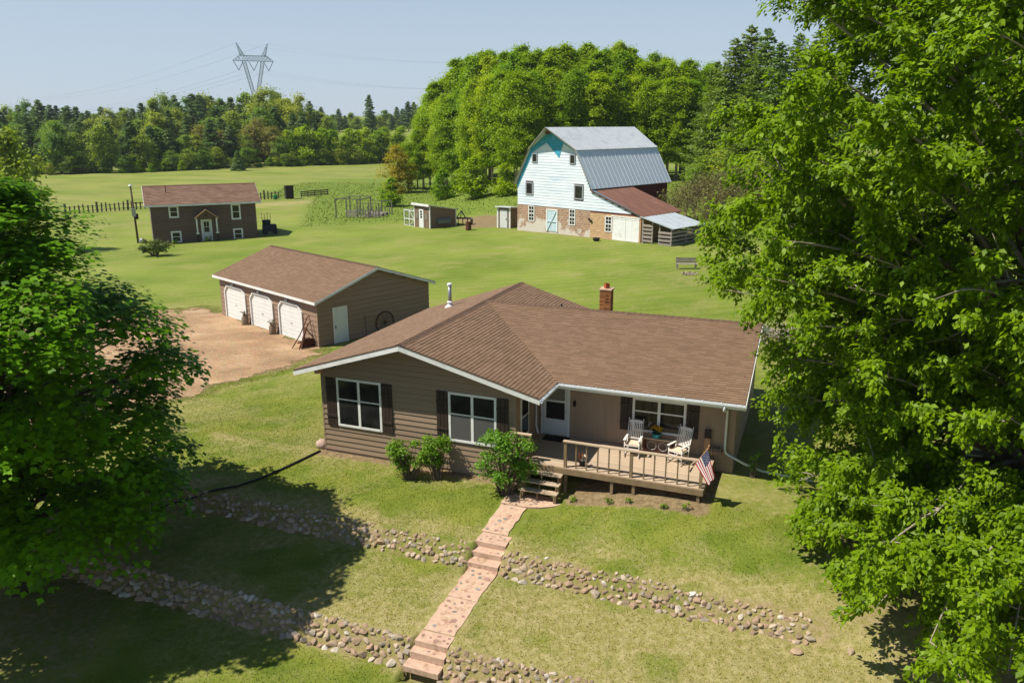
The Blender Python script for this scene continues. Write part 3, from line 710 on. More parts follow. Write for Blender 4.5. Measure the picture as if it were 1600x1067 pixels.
# roof planes
PF, PB, V0 = (RA, -FP, RZ), (RA, HB, RZ), (RA, WR, RZ)
vA = RA + (HB - WR) * sW / sR
planes = [[(EL[0], -FO, EL[1]), PF, PB, (EL[0], HB - .5, EL[1])],
          [PF, (ER[0], -FO, ER[1]), (ER[0], IC, ER[1]), V0],
          [(ER[0], IC, ER[1]), (15.64, IC, ER[1]), (15.64, WR, RZ), V0],
          [V0, (vA, HB, RZ - sR * (vA - RA)), PB],
          [V0, (15.64, WR, RZ), (15.64, HB, RZ - sW * (HB - WR)), (vA, HB, RZ - sR * (vA - RA))]]
roof = thing_part('roof', house)
mb = MB()
for p in planes: roof_slab(mb, p, .15)
mb.build('roof_deck', SOFFIT, roof)
mb = MB()
for i, p in enumerate(planes): shingle_plane(mb, p, seed=i)
tag(mb.build('shingles', SHINGLE, roof, attr=True), kind='stuff')
ridge_cap(roof, PF, PB); ridge_cap(roof, V0, (15.64, WR, RZ))
for p, q in (((EL[0], -FO, EL[1]), PF), (PF, (ER[0], -FO, ER[1])), ((15.64, IC, ER[1]), (15.64, WR, RZ)), ((15.64, WR, RZ), (15.64, HB, RZ - sW * (HB - WR))), (PB, (EL[0], HB - .5, EL[1])), ((EL[0], HB - .5, EL[1]), (EL[0], -FO, EL[1]))):
    mb = MB(); fascia(mb, p, q, .2, .035, .012); mb.build('fascia', WHITE, roof)
# dark drip edge over the front rake
for p, q in (((EL[0], -FO - .036, EL[1] + .012), (RA, -FP - .036, RZ + .012)), ((RA, -FP - .036, RZ + .012), (ER[0], -FO - .036, ER[1] + .012))):
    mb = MB(); fascia(mb, p, q, .03, .012, 0); mb.build('drip_edge', SHINGLE_DK, roof)
# open gutters with straps
def gutter(parent, p, q):
    p, q = Vector(p), Vector(q); d = (q - p).normalized(); o = Vector((d.y, -d.x, 0)); mb = MB()
    prof = [(.0, 0), (.0, -.11), (.075, -.12), (.115, -.05), (.115, 0), (.105, 0), (.105, -.045), (.07, -.108), (.01, -.1), (.01, 0)]
    A = [p + o * x + Vector((0, 0, z)) for x, z in prof]; B = [q + o * x + Vector((0, 0, z)) for x, z in prof]; n = len(prof)
    mb.add(A + B, [(i, (i + 1) % n, (i + 1) % n + n, i + n) for i in range(n)] + [tuple(range(n))[::-1], tuple(range(n, 2 * n))])
    g = mb.build('gutter', METALW, parent); L = (q - p).length; k = max(1, int(L / .62))
    for i in range(k + 1):
        c = p + d * (L * (i + .3) / (k + .6)); m = MB(); m.bar(c + Vector((0, 0, .012)) - o * .05, c + o * .118 + Vector((0, 0, .006)), .03, .008); m.build('gutter_strap', METALW, g)
gutter(roof, (ER[0] + .004, -FO - .03, ER[1] - .02), (ER[0] + .004, IC - .01, ER[1] - .02)) if False else None
gutter(roof, (ER[0] + .02, IC - .004, ER[1] - .02), (15.68, IC - .004, ER[1] - .02))
gutter(roof, (ER[0] + .004, -FO - .03, ER[1] - .02), (ER[0] + .004, IC - .13, ER[1] - .02))
for p, q in (((ER[0], IC, ER[1]), (15.64, IC, ER[1])),):
    mb = MB(); fascia(mb, p, q, .19, .003, .02); mb.build('fascia', WHITE, roof)
# downspouts
mb = MB(); mb.tube([(14.97, IC - .06, 3.31), (14.97, IC - .06, 3.15), (14.99, 2.42, 2.85), (14.99, 2.45, 1.4), (15.03, 2.43, 1.25), (15.14, 2.44, 1.18)], .047, 8); mb.build('downspout', METALW, house, smooth=True)
mb = MB(); mb.tube([(ER[0] + .06, 1.25, 3.32), (8.75, 1.5, 3.0), (HWd + .1, 1.9, 2.75), (HWd + .1, 1.9, 1.5), (HWd + .25, 1.7, 1.3)], .035, 8); mb.build('downspout', METALW, house, smooth=True)
# exposed beam ends under the gable
for a, z in ((RA, RZ - .36), (.03, zroof(.03) - .36), (7.82, zroof(7.82) - .34)):
    mb = MB(); mb.box(a - .09, a + .09, -.36 if abs(a - RA) > 1 else -.72, 0, z - .02, z + .13); mb.build('beam_end', WOODRAW, house)
# brick chimney
ch = thing_part('chimney', house); r = random.Random(4)
MORT = pmat('mortar', '#b19c77', '#c2ad88', 10, .95); CBR = pmat('chimney brick', '#7a4a2a', '#a8713f', 9, .9, .3, 50, attr=True, orand=.35, worn='#c49a62', wscale=4)
mb = MB(); mb.box(9.02, 9.48, 7.25, 7.71, 4.4, 5.74); mb.build('mortar_core', MORT, ch)
bk = MB().box(-.1, .1, -.012, .012, 0, .062).mesh('brick', CBR, attr=True)
for k in range(17):
    z = 4.62 + k * .066; off = .06 if k % 2 else 0
    for (x, y, rz) in [(9.13 - off * .5 + i * .218, 7.245, 0) for i in range(2 + k % 2)] + [(9.485, 7.36 - off * .5 + i * .218, pi / 2) for i in range(2)]:
        x = min(x, 9.39) if rz == 0 else x
        inst('brick', bk, ch, (x, y, z), (0, 0, rz), (r.uniform(.92, 1.04), 1, .9))
mb = MB(); mb.box(8.98, 9.52, 7.21, 7.75, 5.74, 5.79); mb.build('cap', CONC, ch)
TERRA = pmat('terracotta flue', '#8f3f22', '#a9522f', 8, .85)
mb = MB(); mb.lathe([(.12, 0), (.12, .2), (.1, .2), (.1, .05)], (9.25, 7.48, 5.79), 4); mb.build('flue', TERRA, ch)
# metal stove pipe on the left slope
fl = thing_part('flue_pipe', house); az = 1.35; by = 8.7; zz = zroof(az)
mb = MB(); mb.tube([(az, by, zz - .1), (az, by, zz + 1.0)], .085, 10); mb.build('pipe', STEEL, fl, smooth=True)
mb = MB(); mb.lathe([(.26, -.06), (.2, .04), (.12, .1), (.11, .22), (.15, .23), (.1, .28)], (az, by, zz), 12); mb.build('flashing', METALW, fl)
mb = MB(); mb.lathe([(.11, 0), (.12, .04), (.12, .1), (.05, .14)], (az, by, zz + 1.0), 10); mb.build('cap', METALW, fl)
# roof vents stubs on the far slope
mb = MB(); mb.tube([(6.6, 9.6, zroof(6.6)), (6.6, 9.6, zroof(6.6) + .3)], .04, 8); mb.build('vent_pipe', DARKMET, house)

# ================================================================ DECK
DZ = .97
DECKW = pmat('weathered deck board', '#a8937a', '#c0ab91', 3, .8, .3, 30, stretch=(.6, 9, 9), orand=.13, worn='#7a6a52', wscale=2)
DECKR = pmat('weathered rail wood', '#75624a', '#8d7859', 4, .8, .3, 30, orand=.1)
deck = thing('deck', 'weathered wooden front deck with baluster railing and three open stair treads', 'deck', HOUSE_LOC, HYAW)
nb = 20; b0, b1 = -.24, WB - .03
bd = MB().box(0, 1, -.0615, .0615, -.035, 0).mesh('deck_board', DECKW)
for i in range(nb):
    y = b0 + .07 + i * (b1 - b0 - .14) / (nb - 1); al = HWd + .02 if y > 0.03 else 8.05
    inst('deck_board', bd, deck, (al, y, DZ), (0, 0, 0), (14.67 - al, 1, 1))
mb = MB(); mb.box(8.02, 14.65, -.265, -.225, DZ - .24, DZ - .036); mb.build('rim_joist', DECKR, deck)
mb = MB(); mb.box(14.63, 14.67, -.225, WB - .03, DZ - .24, DZ - .036); mb.build('rim_joist', DECKR, deck)
for a in (9.95, 11.6, 12.35, 14.5):
    wx, wy = from_local(a, -.18); mb = MB(); mb.box(a - .05, a + .05, -.22, -.12, gz(wx, wy) - .2, DZ - .04); mb.build('support_post', DECKR, deck)
for a in (10.5, 13.2):
    mb = MB(); mb.box(a - .05, a + .05, 1.1, 1.2, -.1, DZ - .04); mb.build('support_post', DECKR, deck)
RH = .98
for a in (9.93, 12.24, 14.55):
    mb = MB(); mb.box(a - .05, a + .05, -.22, -.12, DZ, DZ + RH - .04); mb.build('rail_post', DECKR, deck)
bal = MB().box(-.022, .022, -.022, .022, 0, RH - .05).mesh('baluster', DECKR)
for a in (10.31, 10.68, 11.08, 11.47, 11.84, 12.67, 13.02, 13.40, 13.79, 14.15): inst('baluster', bal, deck, (a, -.17, DZ), (0, 0, .05 * random.Random(int(a * 100)).uniform(-1, 1)))
mb = MB(); mb.box(9.85, 14.64, -.25, -.10, DZ + RH - .04, DZ + RH); mb.build('top_rail', DECKW, deck)
mb = MB(); mb.box(8.03, 8.68, -.25, -.11, DZ + RH - .0, DZ + RH + .04); mb.build('top_rail', DECKW, deck)
mb = MB(); mb.box(8.56, 8.66, -.22, -.12, DZ, DZ + RH); mb.build('rail_post', DECKR, deck)
# open stairs: risers of air, three treads on stringers
st = thing_part('stairs', deck)
for k, z in enumerate((.74, .5, .27)):
    bt = -.27 - k * .24
    for j in range(2): mb = MB(); mb.box(8.52, 9.9, bt - .14 - j * .15, bt - j * .15, z - .035, z); mb.build('tread', DECKW, st)
    for a in (8.6, 9.2, 9.8):
        mb = MB(); mb.box(a - .02, a + .02, bt - .29, bt - .25, z - .27 if k < 2 else -.08, z - .036); mb.build('tread_leg', DECKR, st)
for a in (8.64, 9.84):
    mb = MB(); mb.prism([(a, -.27, .74 - .04), (a, -.27, .45), (a, -.95, -.1), (a, -1.05, -.1), (a, -1.05, .2), (a, -.78, .23), (a, -.78, .44), (a, -.54, .46), (a, -.54, .7)], (.04, 0, 0)); mb.build('stringer', DECKR, st)

def local_thing(name, label, cat, a, b, z, rz=0, group=None):
    x, y = from_local(a, b); return thing(name, label, cat, (x, y, z), HYAW + rz, group)

# ---- rocking chairs (local: faces -y)
CHW = pmat('white chair paint', '#cfc8bf', '#ddd8d0', 6, .55, .05, 30)
CUSH = pmat('cream seat pad', '#c9b193', '#d8c4aa', 8, .9, .2, 40)
def rocking_chair(label, a, b, rz, tilt):
    c = local_thing('rocking_chair', label, 'rocking chair', a, b, DZ, rz, 'white rocking chairs on the deck')
    c.rotation_euler[0] = 0
    S = lambda p: (p[0], p[1], p[2])
    for x in (-.26, .26):
        mb = MB(); P = []
        for k in range(9):
            y = -.42 + k * .105; P.append((x, y, .025 + .09 * ((y - .02) / .45) ** 2))
        mb.tube(P, .022, 6); mb.build('rocker', CHW, c, smooth=True)
        mb = MB(); mb.tube([(x, -.25, .05), (x, -.25, .62)], [.02, .022], 7); mb.build('leg', CHW, c, smooth=True)
        mb = MB(); mb.tube([(x, .2, .05), (x, .24, .45), (x, .45, 1.16)], [.022, .024, .018], 7); mb.build('back_post', CHW, c, smooth=True)
        mb = MB(); mb.lathe([(.012, 0), (.024, .03), (.012, .06)], (x, .46, 1.16), 7); mb.build('finial', CHW, c, smooth=True)
        mb = MB(); mb.prism([(x - .05, -.33, .62), (x + .05, -.33, .62), (x + .04, .28, .62), (x - .04, .28, .62)], (0, 0, .025)); mb.build('armrest', CHW, c, bevel=.008)
    mb = MB(); mb.prism([(-.28, -.28, .40), (.28, -.28, .40), (.24, .24, .38), (-.24, .24, .38)], (0, 0, .035)); mb.build('seat', CHW, c, bevel=.01)
    mb = MB(); mb.prism([(-.25, -.27, .436), (.25, -.27, .436), (.21, .2, .418), (-.21, .2, .418)], (0, 0, .05)); mb.build('seat_cushion', CUSH, c, bevel=.02)
    mb = MB(); mb.prism([(-.25, .428, 1.04), (.25, .428, 1.04), (.25, .455, 1.13), (.12, .465, 1.15), (-.12, .465, 1.15), (-.25, .455, 1.13)], (0, .025, 0)); mb.build('crest_rail', CHW, c)
    mb = MB(); mb.bar((-.25, .27, .52), (.25, .27, .52), .03, .05); mb.build('back_rail', CHW, c)
    for k in range(7):
        x = -.19 + k * .0633; mb = MB(); mb.bar((x, .275, .52), (x, .435, 1.06), .034, .014, (0, 1, 0)); mb.build('slat', CHW, c)
    for z, y in ((.2, -.25), (.29, -.25), (.2, .22)):
        mb = MB(); mb.tube([(-.26, y, z), (.26, y, z)], .013, 6); mb.build('rung', CHW, c)
    c.rotation_mode = 'XYZ'; c.rotation_euler = (tilt, 0, HYAW + rz)
    return c
rocking_chair('white slatted rocking chair left of the bench table, under the window edge', 11.86, 1.78, .02, 0)
rocking_chair('white slatted rocking chair right of the flower bench, leaning back near the flag', 13.5, 1.72, -.35, -.03)
# ---- bench table with two ring wheels
bt = local_thing('plank_bench', 'low plank bench with two iron rings between the rocking chairs', 'bench', 12.66, 2.28, DZ)
for y in (-.12, .03): mb = MB(); mb.box(-.55, .55, y, y + .14, .50, .54); mb.build('seat_plank', DECKW, bt)
for x in (-.5, .5):
    for y in (-.1, .14): mb = MB(); mb.bar((x, y, 0), (x * .97, y, .5), .05); mb.build('leg', RUST, bt)
mb = MB(); mb.bar((-.5, -.1, .1), (.5, -.1, .1), .03); mb.build('stretcher', RUST, bt)
RINGM = pmat('pale iron ring', '#9b948a', '#b3aca0', 8, .5, metal=.3)
for x in (-.2, .2):
    P = [(x + .16 * cos(t * pi / 10), -.13, .28 + .16 * sin(t * pi / 10)) for t in range(21)]; mb = MB(); mb.tube(P, .014, 6, False); mb.build('ring', RINGM, bt, smooth=True)
# ---- teal pot with yellow flowers
TEAL = pmat('teal glaze', '#1c7f86', '#2a96a0', 5, .3, spec=.5); LEAFG = leaf_mat('pot leaves', '#33521c', '#55772b')
fp = local_thing('flower_pot', 'teal pot of yellow sunflowers on the plank bench', 'flower pot', 12.58, 2.28, DZ + .54)
mb = MB(); mb.lathe([(.09, 0), (.13, .06), (.15, .15), (.17, .17), (.16, .18), (.12, .16)], n=14); mb.build('pot', TEAL, fp, smooth=True)
mb = MB(); mb.tube([(.15, 0, .06), (.22, 0, .1), (.2, 0, .15), (.15, 0, .15)], .012, 5); mb.build('handle', TEAL, fp)
YEL = pmat('yellow petals', '#c98e12', '#e0ac20', 9, .7, orand=.15); DISC = pmat('flower centre', '#3b2412', '#5a3718', 9, .9)
fm = MB()
for k in range(12): a = 2 * pi * k / 12; fm.add([(0, 0, 0), (.035 * cos(a - .3), .035 * sin(a - .3), .01), (.07 * cos(a), .07 * sin(a), .012), (.035 * cos(a + .3), .035 * sin(a + .3), .01)], [(0, 1, 2, 3)])
fme = fm.mesh('flower_head', YEL); dme = MB().lathe([(.026, 0), (.02, .02), (.004, .026)], n=8).mesh('flower_centre', DISC)
r = random.Random(8)
for k in range(15):
    a = r.uniform(0, 6.28); d = r.uniform(.02, .24); h = .42 - d * .5 + r.uniform(-.04, .04); p = (d * cos(a), d * sin(a) * .7, h)
    mb = MB(); mb.tube([(d * .2 * cos(a), 0, .14), p], .006, 4, False); mb.build('stem', LEAFG, fp)
    o = inst('flower_head', fme, fp, p, (r.uniform(.2, 1.1), r.uniform(-.6, .6), r.uniform(-.5, .5)), (1.25,) * 3); inst('flower_centre', dme, o)
mb = MB()
for k in range(40):
    a = r.uniform(0, 6.28); d = r.uniform(.05, .22); c = Vector((d * cos(a), d * sin(a), r.uniform(.16, .32))); e = Vector((cos(a), sin(a), .3)) * .09; s = Vector((-sin(a), cos(a), 0)) * .04
    mb.add([c, c + e * .5 + s, c + e, c + e * .5 - s], [(0, 1, 2, 3)], r.random())
mb.build('foliage', LEAFG, fp, attr=True)
# ---- potted ornament behind the railing
op = local_thing('potted_flowers', 'small dark pot of orange and cream blooms just behind the left railing', 'flower pot', 10.45, .12, DZ)
mb = MB(); mb.lathe([(.08, 0), (.11, .16), (.12, .18), (.1, .17)], n=12); mb.build('pot', DARKMET, op, smooth=True)
ORG = pmat('orange blooms', '#b4531a', '#cf7226', 12, .8); CRM = pmat('cream blooms', '#d8cdb4', '#e6deca', 12, .8)
for m_, n_, x0 in ((ORG, 'orange_bloom', -.05), (CRM, 'cream_bloom', .05)):
    mb = MB()
    for k in range(34):
        c = Vector((x0 + r.gauss(0, .055), r.gauss(0, .06), .3 + r.gauss(0, .075))); n_1 = Vector((r.gauss(0, 1), r.gauss(0, 1), r.gauss(.4, 1))).normalized(); t1 = n_1.orthogonal().normalized() * .035; t2 = n_1.cross(t1)
        mb.add([c + t1, c + t2, c - t1, c - t2], [(0, 1, 2, 3)])
    mb.build(n_, m_, op)
for x in (-.03, .03): mb = MB(); mb.tube([(x, 0, .15), (x * 1.5, 0, .3)], .008, 4); mb.build('stem', LEAFG, op)
# ---- doormat
MATM = pmat('dark coir mat', '#1e1a16', '#2e2821', 60, .95, .4, 120)
dm = MB(); dm.box(-.48, .48, -.26, .26, 0, .018)
x, y = from_local(8.82, 2.15); o = dm.build('doormat', MATM, None, loc=(x, y, DZ + .003), rz=HYAW, bevel=.006); tag(o, 'dark doormat on the deck in front of the white storm door', 'doormat')
# ---- flag on a slanted staff at the deck corner
fg = local_thing('flag', 'stars and stripes flag hanging from a slanted staff at the deck corner', 'flag', 14.36, -.27, DZ + .86)
STAFF = pmat('wooden staff', '#a57f4d', '#b98f5c', 9, .6)
hoist0, hoist1 = Vector((0, 0, 0)), Vector((.36, -.10, .62))
mb = MB(); mb.tube([(-.16, .09, -.28), tuple(hoist1 * 1.12)], .013, 8); mb.build('staff', STAFF, fg, smooth=True)
mb = MB(); mb.lathe([(.005, 0), (.028, .02), (.028, .05), (.005, .07)], tuple(hoist1 * 1.12), 8); mb.build('finial', STAFF, fg, smooth=True)
mb = MB(); mb.tube([(-.17, .10, -.34), (-.1, .05, -.17)], .025, 8); mb.build('bracket', DARKMET, fg)
FR = pmat('flag red', '#8c1322', '#a01a2a', 9, .8); FW = pmat('flag white', '#cfc9c4', '#d9d4cf', 9, .8); FB_ = pmat('flag blue', '#141f45', '#1b2a57', 9, .8)
nu, nv = 36, 26; V = []; 
def cloth(u, v):                                           # u along the fly, v from hoist top (0) to bottom (1)
    h = hoist1 + (hoist0 - hoist1) * v; fall = Vector((.42, -.16, -.78)); k = 1 - .22 * u
    p = h * (1 - .45 * u) + Vector((.16, -.05, .30)) * (.45 * u) + fall * (u * .93) + Vector((-.05, .09, 0)) * sin(v * 11 + u * 2) * .35 * u ** .7 + Vector((.02, .05, 0)) * sin(v * 23 + 1) * .25 * u
    return p
cl = MB(); cl.v = [tuple(cloth(i / nu, j / nv)) for j in range(nv + 1) for i in range(nu + 1)]
fm_ = []
for j in range(nv):
    for i in range(nu):
        a = j * (nu + 1) + i; cl.f.append((a, a + 1, a + nu + 2, a + nu + 1)); cl.a.append(0)
        fm_.append(2 if (i < nu * .4 and j < 14) else ((j // 2) % 2))
o = cl.build('cloth', [FR, FW, FB_], fg, smooth=True); o.data.polygons.foreach_set('material_index', fm_)
sb = MB()
for rr in range(9):
    for cc in range(6 if rr % 2 == 0 else 5):
        u = (.033 + (cc * .066 + (0 if rr % 2 == 0 else .033))) ; v = (.03 + rr * .058); s = .012
        P = cloth(u, v); nrm = (cloth(u + .01, v) - P).cross(cloth(u, v + .01) - P).normalized()
        e1 = (cloth(u + .01, v) - P).normalized(); e2 = nrm.cross(e1)
        for sg in (1, -1):
            q = [P + nrm * .004 * sg + (e1 * cos(t * pi / 5) + e2 * sin(t * pi / 5)) * (s if t % 2 == 0 else s * .45) for t in range(10)]
            sb.add(q, [tuple(range(10))])
sb.build('stars', FW, fg)
# ---- upright wooden post ornament and hose reel against the wall
wp = local_thing('wooden_sled', 'upright wooden plank piece with a dark top leaning on the wall behind the flag', 'plank', 14.38, 2.3, DZ)
mb = MB(); mb.prism([(-.1, -.12, .0), (.1, -.12, .0), (.1, .1, .75), (-.1, .1, .75)], (0, .04, 0)); mb.build('plank', WOODRAW, wp)
mb = MB(); mb.box(-.11, .11, .07, .16, .75, 1.06); mb.build('dark_top', SHUT, wp)
mb = MB(); mb.bar((-.12, -.06, .3), (.12, -.06, .3), .04); mb.build('cross_bar', WOODRAW, wp)
hr = local_thing('hose_reel', 'garden hose reel on the wall beside the downspout', 'hose reel', 14.70, 2.36, 1.0)
for x in (-.15, .15): mb = MB(); mb.tube([(x, 0, .3), (x + .015, 0, .3)], .17, 14); mb.build('reel_disc', RINGM, hr)
mb = MB()
for k in range(7): mb.tube([(-.12 + k * .04 + .0 * t, .11 * cos(t * pi / 6), .3 + .11 * sin(t * pi / 6)) for t in range(13)], .018, 5, False)
mb.build('hose', pmat('pinkish hose', '#8d7468', '#a08b7f', 10, .5), hr, smooth=True)
mb = MB(); mb.bar((-.18, 0, .3), (-.18, .16, .3), .03); mb.bar((.18, 0, .3), (.18, .16, .3), .03); mb.build('bracket', DARKMET, hr)
# ---- white drain pipe lying on the grass, boulder and black cable
mb = MB(); P = [(15.1, 2.42, 1.2), (15.7, 2.6, .85)] + [(16.3 + k * .42, 2.95 - k * .05, 0) for k in range(5)]
pts = []
for i, (a, b, z) in enumerate(P):
    x, y = from_local(a, b); pts.append((x, y, z if i < 2 else gz(x, y) + .06))
mb.tube(pts, .042, 8); o = mb.build('drain_pipe', METALW, None, smooth=True); tag(o, 'white drain pipe running from the downspout across the grass', 'drain pipe')
x, y = from_local(-.34, .22)
BOULD = pmat('pink boulder', '#a58a78', '#bda595', 5, .9, .4, 12)
bm = bmesh.new(); bmesh.ops.create_icosphere(bm, subdivisions=3, radius=.24)
for v in bm.verts: v.co *= 1 + .12 * mnoise.noise(v.co * 5); v.co.z *= .85
me = bpy.data.meshes.new('boulder'); bm.to_mesh(me); bm.free(); me.materials.append(BOULD); me.polygons.foreach_set('use_smooth', [True] * len(me.polygons))
tag(inst('boulder', me, None, (x, y, .13)), 'round pinkish boulder at the left front corner of the house', 'boulder')
W = [(-7.55, 29.35), (-8.1, 28.6), (-8.69, 27.88), (-9.3, 27.2), (-9.98, 26.65), (-10.7, 26.45), (-11.5, 26.3), (-12.8, 26.0)]
mb = MB(); mb.tube([(x, y, gz(x, y) + .05) for x, y in W], .04, 6); tag(mb.build('black_hose', DARKMET, None, smooth=True), 'black corrugated hose across the lawn from the boulder', 'hose')

# ================================================================ GARAGE (local: x along the gable, y along the door wall)
GL, GWd, GE, GR, GO = 11.53, 8.04, 2.766, 1.35, .31
garage = thing('garage', 'long brown garage with three white overhead doors and shingle roof', 'garage', (-10.8546, 43.5354, .286), .7967)
gs = GR / (GWd / 2); zg = lambda a: GE + gs * min(a, GWd - a)
mb = MB(); mb.prism([(.03, .02, -.25), (GWd - .03, .02, -.25), (GWd - .03, .02, GE - .1), (GWd / 2, .02, GE + GR - .1), (.03, .02, GE - .1)], (0, GL - .04, 0)); mb.build('wall', WALLCORE, garage)
lap_wall(garage, (0, 0), (1, 0), GWd, .05, 4.0, .285, lambda z: ((z + .1 - GE) / gs if z + .1 > GE else 0, GWd - ((z + .1 - GE) / gs if z + .1 > GE else 0)), SIDING_G, cuts=[(.97, 1.95, 0, 2.1)])
DOORS = [(1.52, 4.05), (4.80, 7.45), (8.12, 10.78)]
lap_wall(garage, (0, GL), (0, -1), GL, .05, 2.62, .285, None, SIDING_G, cuts=[(GL - b1, GL - b0, 0, 2.1) for b0, b1 in DOORS])
lap_wall(garage, (GWd, 0), (0, 1), GL, .05, 2.62, .285, None, SIDING_G)
GDW = pmat('white garage door', '#d3d2cc', '#dfded8', 2, .5, .04, 20)
for b0, b1 in DOORS:
    g = thing_part('garage_door', garage); c = .36; h = 2.12
    mb = MB(); mb.prism([(-.012, b0, .02), (-.012, b1, .02), (-.012, b1, h - c), (-.012, b1 - c, h), (-.012, b0 + c, h), (-.012, b0, h - c)], (.02, 0, 0)); mb.build('door_backing', GDW, g)
    n = 8
    for k in range(n):
        z0 = .03 + k * (h - .05) / n; z1 = z0 + (h - .05) / n - .02; ins = max(0, z1 - (h - c)) if z1 > h - c else 0; ins0 = max(0, z0 - (h - c))
        mb = MB(); mb.prism([(-.012, b0 + ins0 + .02, z0), (-.012, b1 - ins0 - .02, z0), (-.012, b1 - ins - .02, z1), (-.012, b0 + ins + .02, z1)], (-.022, 0, 0)); mb.build('door_panel', GDW, g)
    P = [(b0, .0), (b0, h - c), (b0 + c, h), (b1 - c, h), (b1, h - c), (b1, .0)]; mb = MB()
    for (p, q) in zip(P, P[1:]): mb.bar((-.05, p[0], p[1]), (-.05, q[0], q[1]), .09, .13, (1, 0, 0))
    mb.build('door_casing', WHITE, g)
    for bb0, sgn in ((b0, 1), (b1, -1)): mb = MB(); mb.prism([(-.014, bb0, h - c), (-.014, bb0, h), (-.014, bb0 + sgn * c, h)], (-.02, 0, 0)); mb.build('corner_fill', SIDING_G, g)
    mb = MB(); mb.bar((-.05, (b0 + b1) / 2 - .1, .95), (-.05, (b0 + b1) / 2 + .1, .95), .03, .03); mb.build('handle', STEEL, g)
sd_ = thing_part('side_door', garage)
mb = MB(); mb.box(.97, 1.05, -.05, 0, 0, 2.12); mb.box(1.87, 1.95, -.05, 0, 0, 2.12); mb.box(1.05, 1.87, -.05, 0, 2.04, 2.12); mb.build('door_frame', WHITE, sd_)
mb = MB(); mb.box(1.055, 1.865, -.025, 0, .02, 2.035); mb.build('door_leaf', WHITE_D, sd_, bevel=.006)
mb = MB(); mb.lathe([(.03, 0), (.03, .05)], (1.13, -.05, .95), 8); mb.box(1.11, 1.15, -.04, -.02, .88, 1.08); mb.build('lock', DARKMET, sd_)
groof = thing_part('roof', garage)
z0 = GE - GO * gs; gp = [[(-GO, -GO, z0), (-GO, GL + GO, z0), (GWd / 2, GL + GO, GE + GR), (GWd / 2, -GO, GE + GR)], [(GWd + GO, -GO, z0), (GWd / 2, -GO, GE + GR), (GWd / 2, GL + GO, GE + GR), (GWd + GO, GL + GO, z0)]]
mb = MB(); [roof_slab(mb, p, .1) for p in gp]; mb.build('roof_deck', SOFFIT, groof)
mb = MB(); [shingle_plane(mb, p, .142, .36, .015, 20 + i) for i, p in enumerate(gp)]; tag(mb.build('shingles', SHINGLE, groof, attr=True), kind='stuff')
ridge_cap(groof, (GWd / 2, -GO, GE + GR), (GWd / 2, GL + GO, GE + GR))
for p, q in ((gp[0][0], gp[0][3]), (gp[0][3], gp[1][0]), (gp[0][1], gp[0][0]), (gp[1][0], gp[1][3]), (gp[1][3], gp[1][2]), (gp[1][2], gp[0][1])):
    mb = MB(); fascia(mb, p, q, .15, .03, .01); mb.build('fascia', WHITE, groof)
mb = MB(); mb.box(-.035, .06, -.035, .06, 0, 2.68); mb.build('corner_board', SIDING_G, garage)
for b in (3.15, 6.4, 9.7):
    mb = MB(); mb.lathe([(.05, 0), (.06, .08), (.02, .12)], (-.1, b - .08, 2.2), 7); mb.lathe([(.05, 0), (.06, .08), (.02, .12)], (-.1, b + .08, 2.2), 7); mb.box(-.06, -.03, b - .06, b + .06, 2.26, 2.34); mb.build('flood_lamp', METALW, garage)

def gl_world(a, b, base=(-10.8546, 43.5354), yaw=.7967):
    return base[0] + a * cos(yaw) - b * sin(yaw), base[1] + a * sin(yaw) + b * cos(yaw)
# wagon wheel hung on the gable
x, y = gl_world(4.55, -.08); wh = thing('wagon_wheel', 'old iron-tyred wagon wheel leaning on the shaded garage gable', 'wheel', (x, y, gz(x, y)), .7967)
ring = lambda R, n=24: [(R * cos(2 * pi * k / n), 0, .66 + R * sin(2 * pi * k / n)) for k in range(n + 1)]
mb = MB(); mb.tube(ring(.64), .035, 6, False); mb.build('rim', RUST, wh, smooth=True)
for k in range(10): mb = MB(); mb.bar((.08 * cos(k * pi / 5), 0, .66 + .08 * sin(k * pi / 5)), (.62 * cos(k * pi / 5), 0, .66 + .62 * sin(k * pi / 5)), .035); mb.build('spoke', DECKR, wh)
mb = MB(); mb.tube([(0, -.07, .66), (0, .06, .66)], .09, 10); mb.build('hub', RUST, wh)
x, y = gl_world(3.15, -.1); mb = MB(); mb.tube([(0, 0, 0), (0, .04, 1.25)], .015, 5); mb.lathe([(.03, 0), (.03, .04)], (0, .04, 1.25), 6)
tag(mb.build('iron_rod', DARKMET, None, loc=(x, y, gz(x, y)), rz=.8), 'thin iron rod leaning on the garage gable left of the wagon wheel', 'rod')
# milk-can planters between the doors
CAN = pmat('weathered milk can', '#6a5a49', '#85735e', 9, .6, .2, 30); PLNT = leaf_mat('planter plants', '#45371f', '#5d5a30')
for i, (a, b) in enumerate(((-.35, 7.85), (-.35, 4.5))):
    x, y = gl_world(a, b); p = thing('milk_can_planter', ['milk can planter between the middle and the far garage door', 'milk can planter between the near and the middle garage door'][i], 'planter', (x, y, gz(x, y)), 0, 'milk can planters by the garage doors')
    mb = MB(); mb.lathe([(.2, 0), (.21, .1), (.21, .45), (.12, .55), (.12, .62), (.16, .64), (.1, .63)], n=12); mb.build('can', CAN, p, smooth=True)
    mb = MB(); mb.tube([(.17, .05, .45), (.24, .05, .52), (.15, .05, .6)], .015, 5); mb.build('handle', CAN, p)
    mb = MB(); r = random.Random(i)
    for k in range(60):
        c = Vector((r.gauss(0, .1), r.gauss(0, .1), r.uniform(.62, .85))); t1 = Vector((r.gauss(0, 1), r.gauss(0, 1), r.gauss(0, 1))).normalized() * .05; t2 = t1.orthogonal().normalized() * .03
        mb.add([c + t1, c + t2, c - t1, c - t2], [(0, 1, 2, 3)], r.random())
    mb.build('plants', PLNT, p, attr=True)
